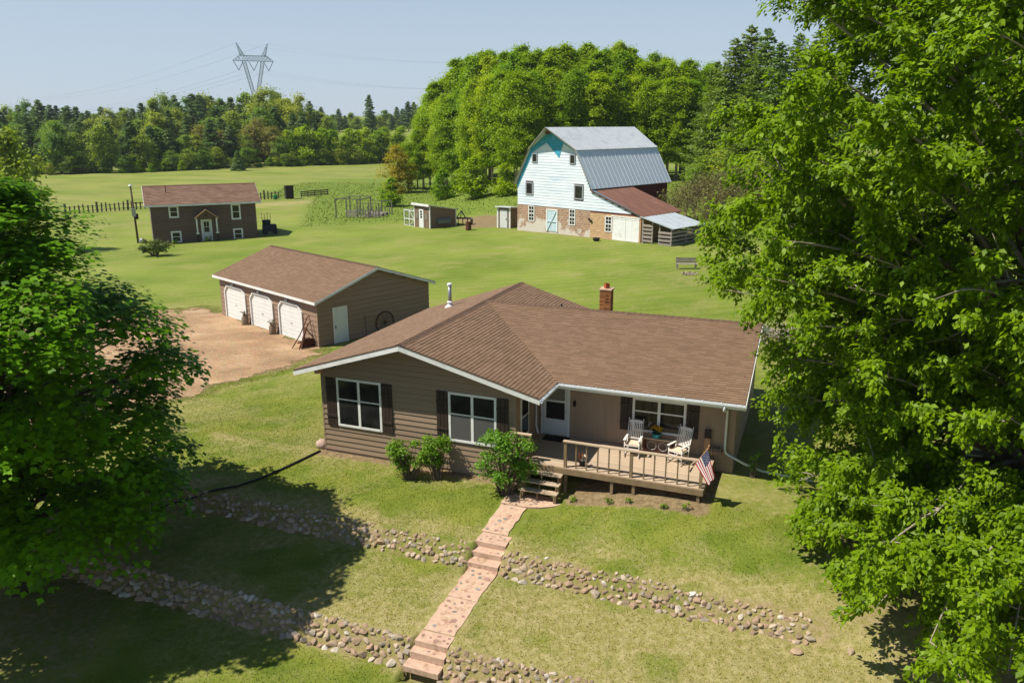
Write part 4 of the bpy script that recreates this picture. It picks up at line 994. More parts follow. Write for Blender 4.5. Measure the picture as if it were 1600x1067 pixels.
# rusty old plough against the corner
x, y = gl_world(-.5, .75); pg = thing('rusty_plough', 'rusty antique horse plough leaning by the near corner of the garage', 'plough', (x, y, gz(x, y)), .75)
mb = MB(); mb.tube([(-.75, .0, .05), (-.2, .05, .7), (.2, .1, 1.35), (.35, .1, 1.62), (.55, .1, 1.7)], .035, 6); mb.build('handle', RUST, pg)
mb = MB(); mb.tube([(-.6, -.5, .05), (-.15, -.3, .7), (.2, -.2, 1.3), (.4, -.2, 1.45)], .035, 6); mb.build('handle', RUST, pg)
mb = MB(); mb.bar((.1, 0, 1.1), (.75, -.2, .1), .12, .06); mb.bar((.1, -.1, 1.05), (-.4, -.35, .05), .12, .06); mb.build('frame', RUST, pg)
mb = MB(); mb.prism([(-.4, -.3, .05), (.6, -.35, .02), (.45, -.25, .45), (-.1, -.2, .5)], (0, .1, .0)); mb.build('share', RUST, pg)
mb = MB(); mb.tube([(.2 + .22 * cos(t * pi / 8), -.1, .26 + .22 * sin(t * pi / 8)) for t in range(17)], .03, 5, False); mb.build('wheel', RUST, pg)
mb = MB(); mb.bar((-.45, -.1, .3), (.45, -.15, .4), .07); mb.build('cross_bar', RUST, pg)

# ================================================================ SMALL TWO-STOREY HOUSE
sh = thing('guest_house', 'small two-storey brown house with a gabled door hood and white windows', 'house', (-39.7285, 88.8249, -.4456), .4328)
SW_, SD_, SE_, SR_, SO_ = 11.1, 7.02, 4.53, 1.55, .59
ss = SR_ / (SD_ / 2)
mb = MB(); mb.prism([(.03, .02, -.4), (.03, SD_, -.4), (.03, SD_, SE_ - .1), (.03, SD_ / 2, SE_ + SR_ - .1), (.03, .02, SE_ - .1)], (SW_ - .06, 0, 0)); mb.build('wall', WALLCORE, sh)
SIDE_S = pmat('dark brown siding', '#5f4e41', '#6a584a', 1.5, .65, .1, 30, stretch=(.3, 1, 4), orand=.05)
SW = [(1.81, 2.84, 2.75, 4.07), (1.79, 2.88, -.0, 1.28), (8.38, 9.42, 2.26, 4.03), (8.42, 9.48, -.02, 1.25)]
cuts = [(a0 + .03, a1 - .03, z0 + .03, z1 - .03) for a0, a1, z0, z1 in SW] + [(5.0, 6.2, 0, 2.45)]
lap_wall(sh, (0, 0), (1, 0), SW_, -.1, 4.4, .3, None, SIDE_S, cuts=cuts)
lap_wall(sh, (SW_, 0), (0, 1), SD_, -.1, 5.9, .3, lambda z: ((z + .1 - SE_) / ss if z + .1 > SE_ else 0, SD_ - ((z + .1 - SE_) / ss if z + .1 > SE_ else 0)), SIDE_S)
lap_wall(sh, (0, SD_), (0, -1), SD_, -.1, 5.9, .3, lambda z: ((z + .1 - SE_) / ss if z + .1 > SE_ else 0, SD_ - ((z + .1 - SE_) / ss if z + .1 > SE_ else 0)), SIDE_S)
for i, (a0, a1, z0, z1) in enumerate(SW): frame_window(sh, (a0, -.02), (1, 0), a1 - a0, z1 - z0, z0, 0, .5, .07, .17)
for y0_, z_ in ((1.2, 2.9), (4.6, 2.9), (2.4, .6)): frame_window(sh, (0.02, y0_ + .9), (0, -1), .9, 1.2, z_, 0, .5, .06, .12)
dd_ = thing_part('door', sh)
mb = MB(); mb.box(5.02, 5.18, -.06, 0, 0, 2.44); mb.box(6.03, 6.19, -.06, 0, 0, 2.44); mb.box(5.18, 6.03, -.06, 0, 2.3, 2.44); mb.build('door_frame', WHITE, dd_)
mb = MB(); mb.box(5.19, 6.02, -.03, 0, .05, 1.0); mb.box(5.19, 5.33, -.03, 0, 1.0, 2.29); mb.box(5.88, 6.02, -.03, 0, 1.0, 2.29); mb.box(5.33, 5.88, -.03, 0, 2.18, 2.29); mb.build('door_leaf', WHITE_D, dd_)
mb = MB(); mb.box(5.33, 5.88, -.012, 0, 1.0, 2.18); mb.build('pane', GLASS, dd_)
mb = MB(); mb.box(5.33, 5.88, -.025, -.012, 1.56, 1.6); mb.box(5.59, 5.62, -.026, -.012, 1.6, 2.18); mb.build('muntin', WHITE, dd_)
po = thing_part('portico', sh)
SH_S = shingle_material('far shingles', '#6d5446', '#7a6050', '#876d5c')
mb = MB(); mb.prism([(4.33, -1.15, 2.72), (5.6, -1.15, 3.66), (6.87, -1.15, 2.72), (6.87, -1.15, 2.62), (5.6, -1.15, 3.54), (4.33, -1.15, 2.62)], (0, 1.15, 0)); mb.build('hood_roof', SH_S, po)
for p, q in (((4.33, -1.16, 2.73), (5.6, -1.16, 3.67)), ((5.6, -1.16, 3.67), (6.87, -1.16, 2.73))): mb = MB(); fascia(mb, p, q, .13, .03); mb.build('hood_fascia', WOODRAW, po)
mb = MB(); mb.prism([(4.6, -1.0, 2.66), (6.6, -1.0, 2.66), (5.6, -1.0, 3.42)], (0, .05, 0)); mb.build('hood_gable', SIDE_S, po)
st_ = MB(); st_.v = [(5.6 + (.27 if k % 2 == 0 else .11) * sin(k * pi / 5), -1.04, 2.98 + (.27 if k % 2 == 0 else .11) * cos(k * pi / 5)) for k in range(10)]; P10 = list(st_.v); st_ = MB(); st_.prism(P10, (0, .02, 0)); st_.build('barn_star', RUST, po)
for a in (4.55, 6.65):
    mb = MB(); mb.box(a - .07, a + .07, -1.07, -.93, 1.05, 2.66); mb.build('post', WHITE, po)
    mb = MB(); mb.box(a - .12, a + .12, -1.12, -.88, .0, .95); mb.build('pedestal', SHUT, po); mb = MB(); mb.box(a - .17, a + .17, -1.17, -.83, .95, 1.05); mb.build('pedestal_cap', WHITE, po)
mb = MB(); mb.box(4.4, 6.8, -1.3, 0, -.3, .02); mb.build('stoop', FOUND, po)
srf = thing_part('roof', sh); z0 = SE_ - SO_ * ss
sp = [[(-SO_, -SO_, z0), (SW_ + SO_, -SO_, z0), (SW_ + SO_, SD_ / 2, SE_ + SR_), (-SO_, SD_ / 2, SE_ + SR_)], [(-SO_, SD_ + SO_, z0), (-SO_, SD_ / 2, SE_ + SR_), (SW_ + SO_, SD_ / 2, SE_ + SR_), (SW_ + SO_, SD_ + SO_, z0)]]
mb = MB(); [roof_slab(mb, p, .12) for p in sp]; mb.build('roof_deck', SOFFIT, srf)
mb = MB(); [shingle_plane(mb, p, .16, .6, .018, 40 + i) for i, p in enumerate(sp)]; tag(mb.build('shingles', SH_S, srf, attr=True), kind='stuff')
ridge_cap(srf, (-SO_, SD_ / 2, SE_ + SR_), (SW_ + SO_, SD_ / 2, SE_ + SR_), .2, SH_S)
for p, q in ((sp[0][0], sp[0][1]), (sp[0][1], sp[0][2]), (sp[0][2], sp[1][3]), (sp[0][3], sp[0][0]), (sp[1][0], sp[0][3]), (sp[1][3], sp[1][0])): mb = MB(); fascia(mb, p, q, .2, .03, .01); mb.build('fascia', WHITE, srf)
mb = MB(); mb.tube([(1.8, 1.9, SE_ + 1.9 * ss - .1), (1.8, 1.9, SE_ + 1.9 * ss + .75)], .05, 6); mb.build('vent_pipe', RUST, srf)
mb = MB(); mb.box(-.05, .02, .2, .3, .0, 4.3); mb.build('downspout', METALW, sh)

# utility pole with meter boxes
PW = pmat('grey pole wood', '#4b3f33', '#5f5142', 6, .85, .3, 30, stretch=(1, 1, .2))
x, y = -42.3, 90.4; pz = gz(x, y); up = thing('utility_pole', 'slim wooden utility pole with meter boxes beside the small brown house', 'utility pole', (x, y, pz), .3)
mb = MB(); mb.tube([(.05, 0, -.3), (0, 0, 3), (-.06, 0, 6.3)], [.13, .115, .1], 8); mb.build('pole', PW, up, smooth=True)
mb = MB(); mb.lathe([(.16, 0), (.22, .06), (.14, .2)], (-.06, 0, 6.3), 8); mb.build('yard_lamp', METALW, up)
mb = MB(); mb.box(-.2, .2, -.32, -.1, 3.0, 3.9); mb.build('transformer_box', STEEL, up); mb = MB(); mb.box(.1, .4, -.2, -.05, 2.7, 3.3); mb.build('meter_box', DARKMET, up)
mb = MB(); mb.bar((0, 0, 4.5), (1.3, 0, 4.45), .08); mb.build('arm', DARKMET, up)
mb = MB(); mb.lathe([(.25, 0), (.35, .15), (.32, .45), (.2, .55)], (.5, -.3, 0), 9); mb.build('base_box', STEEL, up)

# tool cart beside the small house
x, y = -28.9, 95.6; tcx = thing('tool_cart', 'dark garden cart with upright tool handles beside the small brown house', 'garden cart', (x, y, gz(x, y)), .4)
mb = MB(); mb.box(-.75, .85, -.5, .5, .35, 1.15); mb.build('cart_body', pmat('dark blue grey tarp', '#1b2226', '#2a3338', 6, .7), tcx, bevel=.12)
mb = MB(); mb.box(-.7, .2, -.42, .42, 1.15, 1.7); mb.build('cover', pmat('dark tarp', '#141a1e', '#222b2f', 6, .7), tcx, bevel=.15)
for x_ in (-.5, .6):
    for y_ in (-.5, .5): mb = MB(); mb.tube([(x_, y_ - .05, .28), (x_, y_ + .05, .28)], .28, 10); mb.build('wheel', DARKMET, tcx)
for k in range(4): mb = MB(); mb.tube([(-.7 + k * .3, .1, 1.2), (-.75 + k * .33, .12, 2.6 - .2 * (k % 2))], .03, 5); mb.build('tool_handle', DECKR, tcx)

# board fence behind the small house, each picket a part
FWD = pmat('grey fence board', '#544d41', '#6f675a', 5, .9, .3, 30, stretch=(1, 1, .2), orand=.2)
fx0, fy0, fx1, fy1 = -68.0, 123.0, -40.4, 142.6; fL = math.hypot(fx1 - fx0, fy1 - fy0); fa = atan2(fy1 - fy0, fx1 - fx0)
fz = gz(fx0, fy0); fence = thing('board_fence', 'grey fence of spaced upright boards between the lawn and the far field', 'fence', (fx0, fy0, 0), fa)
pk = MB().box(-.11, .11, -.015, .015, 0, 1).mesh('picket', FWD); r = random.Random(3)
n = int(fL / .62)
for k in range(n):
    s = k * fL / n; x, y = fx0 + cos(fa) * s, fy0 + sin(fa) * s
    inst('picket', pk, fence, (s, -.05, gz(x, y) - .05), (r.uniform(-.05, .05), r.uniform(-.05, .05), 0), (1.4 if k % 7 == 0 else r.uniform(.8, 1.05), 1, (1.65 if k % 7 == 0 else r.uniform(1.2, 1.45))))
for z_ in (.35, 1.0):
    mb = MB(); mb.tube([(s, .03, gz(fx0 + cos(fa) * s, fy0 + sin(fa) * s) + z_) for s in np.linspace(0, fL, 14)], .045, 4); mb.build('rail', FWD, fence)
# privy-like black shed and low rail by the fence end
x, y = -38.9, 141.8; bs = thing('black_shed', 'narrow black shed with a flat lid at the end of the board fence', 'shed', (x, y, gz(x, y)), .5)
BLK = pmat('black stained boards', '#1a1715', '#2b2622', 6, .85, .2, 30)
mb = MB(); mb.box(-.65, .65, -.6, .6, 0, 2.2); mb.build('wall', BLK, bs); mb = MB(); mb.prism([(-.85, -.8, 2.25), (.85, -.8, 2.25), (.85, .8, 2.1), (-.85, .8, 2.1)], (0, 0, .1)); mb.build('roof', DECKR, bs)
mb = MB(); mb.box(-.4, .4, -.63, -.6, .1, 2.0); mb.build('door', SHUT, bs)
x, y = -41.0, 140.6; mb = MB(); mb.lathe([(.3, 0), (.42, .3), (.4, .75), (.2, .8)], n=10); tag(mb.build('green_bin', pmat('green plastic', '#1f6a3c', '#2a7d49', 5, .5), None, loc=(x, y, gz(x, y))), 'small green bin on the grass left of the black shed', 'bin')
x0, y0_, x1, y1 = -37.4, 144.0, -33.6, 148.6; rl = thing('plank_rail', 'low weathered plank rail right of the black shed', 'fence', (x0, y0_, gz(x0, y0_)), atan2(y1 - y0_, x1 - x0))
for k in range(5): mb = MB(); mb.box(k * 1.45 - .07, k * 1.45 + .07, -.07, .07, 0, 1.1); mb.build('post', FWD, rl)
for z_ in (.3, .65, .98): mb = MB(); mb.box(-.1, 5.95, -.1, -.07, z_ - .1, z_ + .1); mb.build('plank', FWD, rl)

# ================================================================ BARN (local: x along the front, y back)
barn = thing('gambrel_barn', 'white gambrel barn with blue trim, stone base and grey metal roof', 'barn', (.6264, 93.3744, .6145), -.7604)
BW_, BL_, BE_, BK_, BR_, BI_, BO_, BX_, BXE = 10.65, 14.75, 5.15, 9.13, 11.44, 2.01, .32, 6.57, 2.79
def barn_paint():
    m, t, b = new_mat('white barn paint'); tc = N(t, 'ShaderNodeTexCoord'); P = tc.outputs['Object']
    mp = N(t, 'ShaderNodeMapping'); mp.inputs['Scale'].default_value = (.25, 1, 1.4); t.links.new(P, mp.inputs[0])
    n = noise_node(t, mp.outputs[0], 1.1, 6, .65); n2 = noise_node(t, mp.outputs[0], 6, 5, .7)
    c = ramp(t, n.outputs[0], [(.3, lin('#bac8d3')), (.48, lin('#d0d7dd')), (.7, lin('#dde2e5'))]).outputs[0]
    c = mix(t, .5, c, ramp(t, n2.outputs[0], [(.3, (.8, .84, .86)), (.6, (1.03, 1.03, 1.03))]).outputs[0], 'MULTIPLY')
    t.links.new(c, b.inputs['Base Color']); b.inputs['Roughness'].default_value = .65
    return m
BWHITE = barn_paint(); BBLUE = pmat('turquoise barn paint', '#2b8aa8', '#3a9ab5', 3, .6, worn='#64abc0', wscale=2)
def stone_base(name, c1, c2, c3, patch, scale):
    m, t, b = new_mat(name); tc = N(t, 'ShaderNodeTexCoord'); P = tc.outputs['Object']
    mp = N(t, 'ShaderNodeMapping'); mp.inputs['Rotation'].default_value = (pi / 2, 0, 0); t.links.new(P, mp.inputs[0])
    br = N(t, 'ShaderNodeTexBrick'); br.inputs['Scale'].default_value = scale; br.inputs['Mortar Size'].default_value = .025; br.inputs['Color1'].default_value = lin(c1); br.inputs['Color2'].default_value = lin(c2); br.inputs['Mortar'].default_value = lin(c3); br.inputs['Bias'].default_value = 0
    t.links.new(mp.outputs[0], br.inputs['Vector']); n = noise_node(t, P, .55, 6, .65); n2 = noise_node(t, P, 4, 5, .7)
    c = mix(t, .6, br.outputs[0], ramp(t, n2.outputs[0], [(.3, (.7, .68, .66)), (.7, (1.2, 1.18, 1.15))]).outputs[0], 'MULTIPLY')
    if patch:
        sep = N(t, 'ShaderNodeSeparateXYZ'); t.links.new(P, sep.inputs[0]); low = N(t, 'ShaderNodeMapRange'); low.inputs[1].default_value = 2.4; low.inputs[2].default_value = .2; low.inputs[3].default_value = -.12; low.inputs[4].default_value = .1; t.links.new(sep.outputs['Z'], low.inputs[0])
        f = math_node(t, 'ADD', n.outputs[0], low.outputs[0]); c = mix(t, ramp(t, f, [(.50, (0, 0, 0)), (.56, (1, 1, 1))]).outputs[0], c, lin(patch))
    t.links.new(c, b.inputs['Base Color']); b.inputs['Roughness'].default_value = .9
    bp = N(t, 'ShaderNodeBump'); bp.inputs['Strength'].default_value = .5; bp.inputs['Distance'].default_value = .03; t.links.new(br.outputs['Fac'], bp.inputs['Height']); bp.invert = True; t.links.new(bp.outputs[0], b.inputs['Normal'])
    return m
STBASE = stone_base('barn rubble base', '#a5846a', '#8b6d57', '#b8a48e', '#c2baac', 1.0)
TILEB = stone_base('barn tan tile', '#bd9c74', '#a98660', '#c8ae8a', None, 1.3)
def metal_roof(name, c1, c2, worn, sc=(1, 1, 1), rough=.45, metal=.0):
    return pmat(name, c1, c2, 1.6, rough, .08, 12, metal=metal, stretch=sc, worn=worn, wscale=1.2, spec=.4)
RMET1 = metal_roof('light grey roof steel', '#b4b9bb', '#c1c5c6', '#a9afb2', (1, .5, 1)); RMET2 = metal_roof('blue grey roof steel', '#c2ccd0', '#d0d8db', '#d8dedf', (.4, 5, .4)); RMET3 = metal_roof('rust red roof steel', '#6b493b', '#7a5545', '#89644e', (.3, 4, .3), .6); RMET4 = metal_roof('galvanised shed roof', '#a5adb0', '#b4bbbd', '#979d9e', (.4, 3, .4))
REDB = pmat('old red barn boards', '#4e2820', '#65372b', 4, .9, .3, 20, stretch=(1, 3, .15), worn='#3a2019')
# walls
mb = MB(); mb.box(0, BW_, 0, BL_, -.8, 2.95); mb.build('stone_wall', STBASE, barn)
mb = MB(); mb.box(BW_, BW_ + BX_, .0, 7.0, -.8, BXE - .1); mb.build('tile_wall', TILEB, barn)
mb = MB(); mb.prism([(BW_, 0, BXE - .1), (BW_ + BX_, 0, BXE - .1), (BW_, 0, BE_ - .05)], (0, 7, 0)); mb.build('leanto_core', REDB, barn)
gam = [(.05, 2.95), (BW_ - .05, 2.95), (BW_ - .05, BE_), (BW_ - BI_, BK_ - .12), (BW_ / 2, BR_ - .14), (BI_, BK_ - .12), (.05, BE_)]
mb = MB(); mb.prism([(a, .05, z) for a, z in gam], (0, BL_ - .1, 0)); mb.build('loft_wall', REDB, barn)
# white front boards, clipped to the gambrel, one by one
wl = [(0, BE_), (BI_, BK_), (BW_ / 2, BR_), (BW_ - BI_, BK_), (BW_, BE_)]
def gam_at(z):
    if z <= BE_: return 0, BW_
    if z <= BK_: d = BI_ * (z - BE_) / (BK_ - BE_); return d, BW_ - d
    d = BI_ + (BW_ / 2 - BI_) * (z - BK_) / (BR_ - BK_); return d, BW_ - d
BWIN = [(1.33, 2.48, 4.03, 5.47), (8.42, 9.69, 3.94, 5.51), (2.29, 3.07, 7.62, 8.65), (7.73, 8.51, 7.62, 8.66)]
zc = 2.9; k = 0
while zc < BR_ - .25:
    zt = zc + .30; lo, hi = gam_at(zt); lo += .06; hi -= .06
    ext = None
    if zt < BE_ - .1 and zc > 2.8: hi = BW_ + (BE_ - zt) / (BE_ - BXE) * BX_ - .15
    spans = [(lo, hi)]
    for c0, c1, z0, z1 in BWIN:
        if zt > z0 + .1 and zc < z1 - .1: spans = [s for a, b in spans for s in ((a, min(b, c0)), (max(a, c1), b)) if s[1] - s[0] > .05]
    for a, b in spans:
        mb = MB(); mb.add([(a, -.038, zc), (b, -.038, zc), (b, -.014, zt), (a, -.014, zt), (a, .05, zc), (b, .05, zc), (b, .05, zt), (a, .05, zt)], [(0, 1, 2, 3), (0, 4, 5, 1), (3, 2, 6, 7), (0, 3, 7, 4), (1, 5, 6, 2)]); mb.build('siding_board', BWHITE, barn)
    zc = zt; k += 1
# turquoise panels, proud of the boards
mb = MB()
outl = [(.03, BE_ - .5), (.03, BE_), (BI_, BK_ - .02), (BW_ / 2, BR_ - .1), (BW_ - BI_, BK_ - .02), (8.32, 9.02), (6.78, 9.77), (6.23, 8.23), (4.42, 9.8), (2.42, 8.78)]
for tri in ([0, 1, 9], [1, 2, 9], [2, 8, 9], [2, 3, 8], [3, 6, 7], [3, 7, 8], [3, 4, 6], [4, 5, 6]):
    mb.prism([(outl[i][0], -.05, outl[i][1]) for i in tri], (0, -.012, 0))
mb.build('blue_trim', BBLUE, barn)
mb = MB(); mb.prism([(BW_ - BI_ + .02, -.05, BK_ - .1), (BW_ - BI_ - .12, -.05, BK_ - .1), (BW_ - .1, -.05, BE_ + .1), (BW_ + .05, -.05, BE_ + .1)], (0, -.012, 0)); mb.prism([(BW_, -.05, BE_ + .05), (BW_, -.05, BE_ - .2), (BW_ + BX_ + .2, -.05, BXE - .22), (BW_ + BX_ + .2, -.05, BXE + .02)], (0, -.012, 0)); mb.build('blue_trim', BBLUE, barn)
# windows
for i, (a0, a1, z0, z1) in enumerate(BWIN):
    frame_window(barn, (a0, -.04), (1, 0), a1 - a0, z1 - z0, z0, 0, 0, .06, .16 if i < 2 else .12, frame_mat=pmat('grey window frame %d' % i, '#7d7f80', '#94989a', 6, .7))
for a0, a1, z0, z1 in ((1.74, 2.67, 1.1, 2.82), (7.75, 8.62, 1.12, 2.84), (12.65, 13.56, .82, 2.47)):
    w = thing_part('window', barn); mb = MB(); mb.box(a0, a1, -.05, 0, z0, z1); mb.build('window_frame', WHITE, w)
    for i in range(2):
        for j in range(4):
            pw = (a1 - a0 - .3) / 2; ph = (z1 - z0 - .45) / 4
            x0_ = a0 + .12 + i * (pw + .06); z0_ = z0 + .12 + j * (ph + .07) + (.05 if j > 1 else 0)
            mb = MB(); mb.box(x0_, x0_ + pw, -.058, -.05, z0_, z0_ + ph); mb.build('pane', GLASS, w)
PBLUE = pmat('pale blue door paint', '#a8c0cb', '#bccfd6', 3, .6, worn='#cfd6d6', wscale=2)
d = thing_part('door', barn); mb = MB(); mb.box(4.46, 4.62, -.08, 0, .2, 2.66); mb.box(5.98, 6.14, -.08, 0, .2, 2.66); mb.box(4.62, 5.98, -.08, 0, 2.52, 2.66); mb.build('door_frame', WHITE, d)
for k in range(6): mb = MB(); mb.box(4.63 + k * .225, 4.63 + k * .225 + .218, -.05, 0, .22, 2.51); mb.build('door_board', PBLUE, d)
mb = MB(); mb.bar((4.66, -.062, .3), (5.94, -.062, 2.45), .03, .14, (0, 1, 0)); mb.bar((4.66, -.066, 1.3), (5.94, -.066, 1.3), .03, .14, (0, 1, 0)); mb.build('door_brace', BWHITE, d)
d = thing_part('sliding_door', barn)
for a0, a1 in ((13.7, 15.36), (15.4, 17.05)):
    mb = MB(); mb.box(a0, a1, -.12, -.02, .1, 2.46); mb.build('door_leaf', WHITE, d); mb = MB(); mb.box(a0, a1, -.14, -.12, 2.3, 2.46); mb.box(a0, a1, -.14, -.12, .1, .26); mb.build('door_rail', WHITE, d)
mb = MB(); mb.box(13.5, 17.15, -.16, -.02, 2.5, 2.6); mb.build('door_track', WHITE, d)
mb = MB(); mb.box(17.06, 17.24, -.1, .02, -.3, 2.7); mb.build('corner_post', WOODRAW, barn)
for a, z, s in ((10.72, 1.7, .22), (10.5, 1.9, .12)): mb = MB(); mb.bar((a, -.06, z), (a + s, -.1, z + .18), .12); mb.build('iron_hook', DARKMET, barn)
# roof
br_ = thing_part('roof', barn)
def ribbed(pts, mat, name, rib=.7, th=.09):
    """metal roof plane: pts = eave-front, eave-back, top-back, top-front"""
    e0, e1, t1, t0 = [Vector(p) for p in pts]; n = (e1 - e0).cross(t0 - e0).normalized(); n = n if n.z > 0 else -n
    mb = MB(); mb.prism([e0, e1, t1, t0], -n * th); L = (e1 - e0).length; k = int(L / rib)
    for i in range(k + 1): f = i / k; mb.bar(e0 + (e1 - e0) * f + n * .012, t0 + (t1 - t0) * f + n * .012, .05, .025, n)
    return mb.build(name, mat, br_)
F0 = -.25
for sg, x in ((1, lambda a: a), (-1, lambda a: BW_ - a)):
    nm = 'lower_roof'
    ribbed([(x(BW_ + BO_), F0, BE_), (x(BW_ + BO_), BL_ + .2, BE_), (x(BW_ - BI_), BL_ + .2, BK_), (x(BW_ - BI_), F0, BK_)], RMET2, 'lower_roof')
    ribbed([(x(BW_ - BI_ + .15), F0, BK_ - .02), (x(BW_ - BI_ + .15), BL_ + .2, BK_ - .02), (x(BW_ / 2), BL_ + .2, BR_), (x(BW_ / 2), F0 - 1.05, BR_)], RMET1, 'upper_roof')
    mb = MB(); mb.bar((x(BW_ + BO_), F0 - .02, BE_ - .05), (x(BW_ - BI_), F0 - .02, BK_ - .05), .04, .14, (0, 1, 0)); mb.build('rake_board', DECKR, br_)
    mb = MB(); mb.bar((x(BW_ - BI_), F0 - .02, BK_ - .05), (x(BW_ / 2), F0 - 1.05, BR_ - .06), .04, .14, (0, 1, 0)); mb.build('rake_board', DECKR, br_)
mb = MB(); mb.bar((BW_ / 2, -1.25, BR_ - .25), (BW_ / 2, .5, BR_ - .25), .16, .22); mb.bar((BW_ / 2 - .4, -.9, BR_ - .5), (BW_ / 2 - .4, 0, BR_ - .5), .08, .5); mb.build('hay_beam', DECKR, br_)
ribbed([(BW_ + BX_ + .3, -.25, BXE), (BW_ + BX_ + .3, 7.1, BXE), (BW_ + .05, 7.1, BE_ - .06), (BW_ + .05, -.25, BE_ - .06)], RMET3, 'leanto_roof', .6)
# slatted woodshed on the right
ws = thing('slatted_woodshed', 'open slatted woodshed with a tin roof attached to the barn lean-to', 'woodshed', (.6264, 93.3744, .6145), -.7604)
SLATW = pmat('silver slat wood', '#7d746a', '#9a9187', 6, .9, .3, 30, orand=.15)
ps = [(17.45, 0), (18.6, 0), (19.5, -.05), (20.9, -.1), (20.9, 2.6), (20.9, 5.2), (17.45, 5.2)]
for a, b in ps: mb = MB(); mb.box(a - .07, a + .07, b - .07, b + .07, -.7, 2.72 - (a - 17.3) * .25); mb.build('post', SLATW, ws)
for k in range(6):
    z = -.1 + k * .38; hgt_ = .22
    mb = MB(); mb.box(17.4, 18.68, -.1, -.071, z, z + hgt_); mb.build('slat', SLATW, ws)
    if k < 5:
        mb = MB(); mb.box(19.42, 20.98, -.2, -.171, z - .15, z - .15 + hgt_); mb.build('slat', SLATW, ws)
        mb = MB(); mb.box(20.971, 21.0, -.1, 5.3, z - .12, z - .12 + hgt_); mb.build('slat', SLATW, ws)
        mb = MB(); mb.box(17.4, 20.95, 5.271, 5.3, z - .1, z - .1 + hgt_); mb.build('slat', SLATW, ws)
e = [(21.25, -.4), (21.25, 5.6), (17.3, 5.6), (17.3, -.4)]
mb = MB(); mb.prism([(a, b, 2.74 - (a - 17.3) * .235) for a, b in e], (0, 0, .06))
for k in range(9): b = -.38 + k * .74; mb.bar((17.3, b, 2.815), (21.25, b, 2.815 - 3.95 * .235), .05, .03)
mb.build('tin_roof', RMET4, ws)
FIREW = pmat('split firewood', '#6d5238', '#957451', 9, .9, .3, 30, orand=.25)
lg = MB().tube([(0, -.22, 0), (0, .22, 0)], .09, 6).mesh('log', FIREW); r = random.Random(9)
for j in range(4):
    for k in range(10): inst('log', lg, ws, (18.0 + k * .24 + .1 * (j % 2), 4.6 + r.uniform(-.1, .1), .05 + j * .17), (0, r.uniform(0, 3), 0), (1, 1, 1))
x, y = 8.76, 83.2; mb = MB(); mb.lathe([(.2, 0), (.34, .12), (.38, .3), (.34, .36), (.3, .34), (.28, .2)], n=12); tag(mb.build('iron_kettle', DARKMET, None, loc=(x, y, gz(x, y)), smooth=True), 'black iron kettle on the grass in front of the barn', 'kettle')

# ================================================================ CHICKEN COOP, OUTHOUSE, YARD THINGS
COOPB = pmat('coop brown panel', '#6b5848', '#7b6655', 3, .75, .2, 20, stretch=(3, 3, .2))
cp = thing('chicken_coop', 'brown chicken coop with white trim and slanted roof', 'chicken coop', (-12.0, 99.2, gz(-10.5, 98)), -.87)
CW_, CD_ = 3.3, 3.9; zf, zb = 2.72, 2.05
mb = MB(); mb.prism([(0, 0, -.2), (0, CD_, -.2), (0, CD_, zb), (0, 0, zf)], (CW_, 0, 0)); mb.build('wall', COOPB, cp)
for a in (0, CW_): mb = MB(); mb.box(a - .07, a + .07, -.03, .08, -.1, zf); mb.build('corner_trim', WHITE, cp)
mb = MB(); mb.box(CW_ - .06, CW_ + .03, CD_ - .08, CD_ + .04, -.1, zb); mb.build('corner_trim', WHITE, cp)
mb = MB(); mb.prism([(-.2, -.25, zf + .08), (CW_ + .2, -.25, zf + .08), (CW_ + .2, CD_ + .25, zb - .02), (-.2, CD_ + .25, zb - .02)], (0, 0, .09)); mb.build('roof', RMET4, cp)
mb = MB(); mb.box(-.22, CW_ + .22, -.29, -.25, zf - .08, zf + .2); mb.build('fascia', WHITE, cp)
d = thing_part('door', cp); mb = MB(); mb.box(1.1, 2.05, -.06, 0, 0, 2.2); mb.build('door_leaf', WHITE_D, d)
for k in range(3): mb = MB(); mb.box(1.38, 1.77, -.066, -.06, 1.15 + k * .32, 1.4 + k * .32); mb.build('pane', GLASS, d)
for a in (.3, 2.35):
    w = thing_part('window', cp); mb = MB(); mb.box(a, a + .6, -.05, 0, 1.0, 1.8); mb.build('window_frame', COOPB, w); mb = MB(); mb.box(a + .08, a + .52, -.056, -.05, 1.08, 1.72); mb.build('pane', CURTAIN, w)
mb = MB(); mb.box(CW_, CW_ + .4, 1.0, 2.9, .55, 1.05); mb.prism([(CW_, .95, 1.15), (CW_ + .48, .95, 1.0), (CW_ + .48, 2.95, 1.0), (CW_, 2.95, 1.15)], (0, 0, .05)); mb.build('nest_box', pmat('grey nest box', '#5f6462', '#727775', 5, .6), cp)
WIRE = pmat('wire mesh', '#6b6f6b', '#808480', 10, .6, metal=.3)
rn = thing('chicken_run', 'white-framed wire chicken run left of the coop', 'animal pen', (-12.0, 99.2, gz(-12.5, 100)), -.87)
xs = (-2.4, -1.25, -.12)
for a in xs:
    for b in (.1, 3.0): mb = MB(); mb.box(a - .05, a + .05, b - .05, b + .05, -.1, 1.95); mb.build('post', WHITE, rn)
for b in (.1, 3.0):
    for z in (.0, .85, 1.9): mb = MB(); mb.box(-2.35, -.17, b - .035, b + .035, z - .04, z + .04); mb.build('rail', WHITE, rn)
for z in (.0, .85, 1.9): mb = MB(); mb.box(-2.44, -2.36, .15, 2.95, z - .04, z + .04); mb.build('rail', WHITE, rn)
mb = MB(); mb.bar((-1.2, .08, .05), (-.17, .08, .8), .03, .07, (0, 1, 0)); mb.bar((-1.2, .08, 1.85), (-.17, .08, .9), .03, .07, (0, 1, 0)); mb.build('brace', WHITE, rn)
mb = MB()
